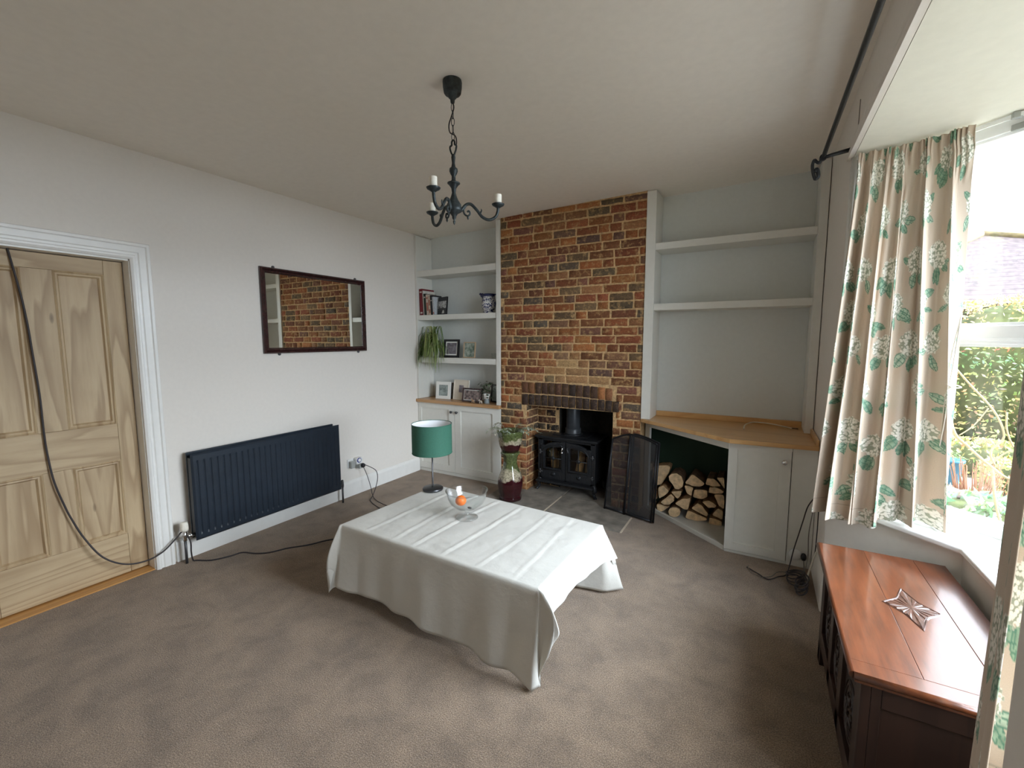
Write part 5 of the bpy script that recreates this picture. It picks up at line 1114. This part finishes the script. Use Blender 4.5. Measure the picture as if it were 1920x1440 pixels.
# ------------------------------------------------------------------ the garden outside the bay
struct('garden_ground', MB().prism([(3.97, -12), (30, -12), (30, 30), (-6, 30), (-6, 4.5), (3.97, 4.5)], GZ-.1, GZ), 'grass')
struct('garden_path', MB().prism([(3.0, 9.35), (9.7, 8.9), (9.7, 9.75), (3.0, 10.0)], GZ, GZ+.02).prism([(8.9, 8.92), (9.7, 8.9), (9.7, -6), (8.9, -6)], GZ+.001, GZ+.02), 'path')
struct('bounce_gravel', MB().prism([(4.5, -4), (8.8, -4), (8.8, 8.8), (4.2, 9.2)], GZ+.001, GZ+.012), 'gravel')  # gravel added so warm light instead of green bounces up to the ceiling
def foliage(name, boxes, n, size, pal, lab, cat, core=True, kind=None):
    """leaves scattered through a shell of each rounded box (centre, half size), over a dark solid core added for opacity"""
    mb = MB()
    tot = sum(b[1][0]*b[1][1]+b[1][0]*b[1][2]+b[1][1]*b[1][2] for b in boxes)
    for (c, h) in boxes:
        k = int(n*(h[0]*h[1]+h[0]*h[2]+h[1]*h[2])/tot)
        for _ in range(k):
            d = Vector((rng.normal(), rng.normal(), rng.normal())); d.normalize(); mm = max(abs(d.x), abs(d.y), abs(d.z))
            q = d.lerp(d/mm, .55); f = 1+.10*mnoise.noise(Vector((q.x*h[0]*2.2, q.y*h[1]*2.2, q.z*h[2]*2.2)))-abs(rng.normal())*.06
            p = Vector((c[0]+q.x*h[0]*f, c[1]+q.y*h[1]*f, c[2]+q.z*h[2]*f))
            if p.z < GZ+.02: continue
            t = pal(p); a = Vector((rng.normal(), rng.normal(), rng.normal())).normalized(); b2 = a.orthogonal().normalized(); s = size*rng.uniform(.6, 1.4)
            mb.cur = tuple(x*rng.uniform(.5, 1.05) for x in t); mb.add([p-a*s, p-b2*s*.5, p+a*s, p+b2*s*.5], [(0, 1, 2, 3)])
    o = obj(name, mb, 'leaf')
    tag(o, lab, cat, None, kind)
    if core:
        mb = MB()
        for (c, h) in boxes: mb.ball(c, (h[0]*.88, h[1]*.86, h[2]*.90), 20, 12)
        obj('inner_fill', mb, mat('hedge_inside', (.075, .085, .03), .95, nscale=8, namt=.4), o)  # solid filler, keeps the foliage from being seen through
    return o
def hp(p):
    v = mnoise.noise(p*.9); w = mnoise.noise(p*.6+Vector((9, 0, 0)))
    if p.z > 1.3: 
        if w > .22: return (.50, .20, .10)
        return (.55, .44, .14) if v > -.15 else (.36, .40, .14)
    if p.z > 1.0: return (.24, .34, .14)
    return (.52, .45, .17) if v > -.1 else (.38, .38, .15)
foliage('garden_hedge', [((5.1, 10.7, .9), (1.2, .75, 1.42)), ((7.1, 10.6, .85), (1.3, .8, 1.40)), ((9.2, 10.4, .9), (1.3, .85, 1.6))], 26000, .035, hp, 'tall mixed hedge turning yellow and orange beyond the garden path', 'hedge')
foliage('side_hedge', [((12.2, 7.0, .5), (.8, 2.4, 1.0)), ((12.2, 2.6, .5), (.8, 2.6, 1.0)), ((12.2, -1.9, .5), (.8, 2.4, 1.0))], 5000, .07, hp, 'green hedge along the side of the garden', 'hedge')
lp = lambda cs: (lambda p: cs[int((mnoise.noise(p*6)+1)*len(cs)*.499)])
foliage('low_shrub', [((6.15, 8.3, -.15), (.55, .4, .28))], 1800, .035, lp([(.30, .30, .08), (.42, .40, .12), (.5, .25, .1)]), 'low yellowing shrub beside the path', 'shrub')
foliage('low_shrub', [((6.0, 6.75, -.1), (.40, .35, .30))], 2200, .028, lp([(.22, .30, .07), (.42, .42, .12), (.5, .30, .1)]), 'green and yellow shrub in the middle of the garden bed', 'shrub')
foliage('ground_cover', [((5.35, 5.75, -.22), (.55, .35, .22))], 900, .06, lp([(.20, .36, .14), (.32, .45, .24), (.12, .25, .08)]), 'large-leaved green plants below the bay window', 'plant')
foliage('ground_cover', [((4.75, 6.7, -.2), (.4, .35, .2))], 700, .05, lp([(.25, .33, .2), (.38, .42, .3)]), 'grey-green plants left of the large-leaved ones', 'plant')
mb = MB()
for k in range(90):
    a = rng.uniform(0, 6.28); r = rng.uniform(0, .22); x, y = 5.42+r*.8*math.cos(a), 6.25+r*.5*math.sin(a); q = rng.uniform(.05, .3)
    mb.tube([(x, y, GZ), (x+q*math.cos(a)*.5, y+q*math.sin(a)*.5, GZ+rng.uniform(.3, .62))], [.006, .003], 4, cap=False)
tag(obj('twiggy_clump', mb, 'redtwig'), 'clump of reddish dry stems in front of the shrubs', 'plant')
mb = MB()
for pth, r in (([(4.62, 4.5, 1.25), (4.68, 4.5, .84), (4.78, 4.5, .70), (4.90, 4.5, .577), (5.02, 4.5, .49), (5.10, 4.5, .60), (5.2, 4.5, .75)], .011), ([(5.02, 4.5, .49), (5.03, 4.5, .25), (5.05, 4.5, GZ)], .014), ([(4.92, 4.5, .56), (4.95, 4.48, .30), (5.02, 4.45, .0), (5.08, 4.45, GZ)], .009),
               ([(4.62, 4.52, 1.36), (4.75, 4.52, 1.18), (4.90, 4.52, .98), (4.96, 4.5, .80), (4.90, 4.5, .68), (4.93, 4.5, .58)], .007), ([(4.96, 4.5, .98), (4.97, 4.5, .85), (5.02, 4.5, .72), (5.10, 4.5, .66)], .006), ([(4.72, 4.5, .78), (4.80, 4.52, .86), (4.87, 4.52, 1.0)], .004), ([(4.90, 4.5, .577), (4.96, 4.5, .66), (5.0, 4.5, .70)], .006)):
    mb.tube(smooth_path(pth, 5), r, 6)
t = thing('rose_bush', 'bare arching rose stems just outside the window', 'shrub', (5.05, 4.5, GZ)); obj('stems', mb, 'bark_out', t)
mb = MB()
for _ in range(60):
    p = Vector((rng.uniform(4.65, 5.3), 4.5+rng.uniform(-.08, .08), rng.uniform(.1, 1.2))); leaf(mb, p, (rng.normal(), rng.normal(), rng.normal()), (0, 0, 1), .03, .009, (.35, .42, .12), .2, 2)
obj('leaves', mb, 'leaf', t)
t = thing('flower_pot', 'small blue glazed flower pot on the garden bed', 'flower pot', (5.575, 7.5, GZ))
obj('pot', MB().lathe([(.065, .012), (.07, .02), (.098, .30), (.112, .305), (.112, .335), (.098, .335), (.09, .31)], (5.575, 7.5, GZ), 24), 'bluepot', t)
mb = MB()
for _ in range(70): p = Vector((5.575+rng.normal()*.05, 7.5+rng.normal()*.05, GZ+.33+abs(rng.normal())*.05)); leaf(mb, p, (rng.normal(), rng.normal(), .4), (0, 0, 1), .04, .012, (.22, .30, .12), .2, 2)
obj('foliage', mb, 'leaf', t)
# neighbouring house
t = thing('neighbour_house', 'neighbouring house with a hipped tiled roof showing above the hedge', 'house', (9.4, 18.5, GZ))
obj('wall', MB().box((5.2, 16.0, GZ), (15.2, 24, 2.34)), 'outwall', t)
m, nt, b = nodes('roof_tiles'); tc = N(nt, 'ShaderNodeTexCoord'); sp = N(nt, 'ShaderNodeSeparateXYZ'); nt.links.new(tc.outputs['Object'], sp.inputs[0])
wz_ = math_(nt, 'FRACT', math_(nt, 'MULTIPLY', sp.outputs['Z'], 8.5)); nz = N(nt, 'ShaderNodeTexNoise', Scale=3., Detail=6., Roughness=.7); nt.links.new(tc.outputs['Object'], nz.inputs['Vector']); n2 = N(nt, 'ShaderNodeTexNoise', Scale=9., Detail=3.); nt.links.new(tc.outputs['Object'], n2.inputs['Vector'])
c = ramp(nt, n2.outputs['Fac'], [(.3, (.062, .045, .045)), (.7, (.11, .08, .078))]); c = mixc(nt, ramp(nt, nz.outputs['Fac'], [(.56, (0, 0, 0)), (.64, (.7, .7, .7))]), c, (.17, .125, .055))
c = mixc(nt, ramp(nt, wz_, [(.0, (.75, .75, .75)), (.2, (0, 0, 0))]), c, (.03, .02, .02)); nt.links.new(c, b.inputs['Base Color']); b.inputs['Roughness'].default_value = .9
P0 = (8.55, 17.3, 4.42); rf = MB(); e = [(4.6, 14.9, 2.35), (15.8, 14.9, 2.35), (15.8, 24.8, 2.35), (4.6, 24.8, 2.35)]; P1 = (9.2, 21, 4.42)
P0 = (8.62, 17.6, 4.46); rf.add(e+[P0, P1], [(0, 1, 4), (1, 2, 5, 4), (2, 3, 5), (3, 0, 4, 5), (3, 2, 1, 0)]); obj('roof', rf, m, t, fix=True)
mb = MB().tube([e[0], P0], .09, 8).tube([e[1], P0], .09, 8).tube([P0, P1], .09, 8); obj('ridge_tiles', mb, mat('mossy_ridge', (.16, .12, .055), .9, nscale=6, namt=.4), t)
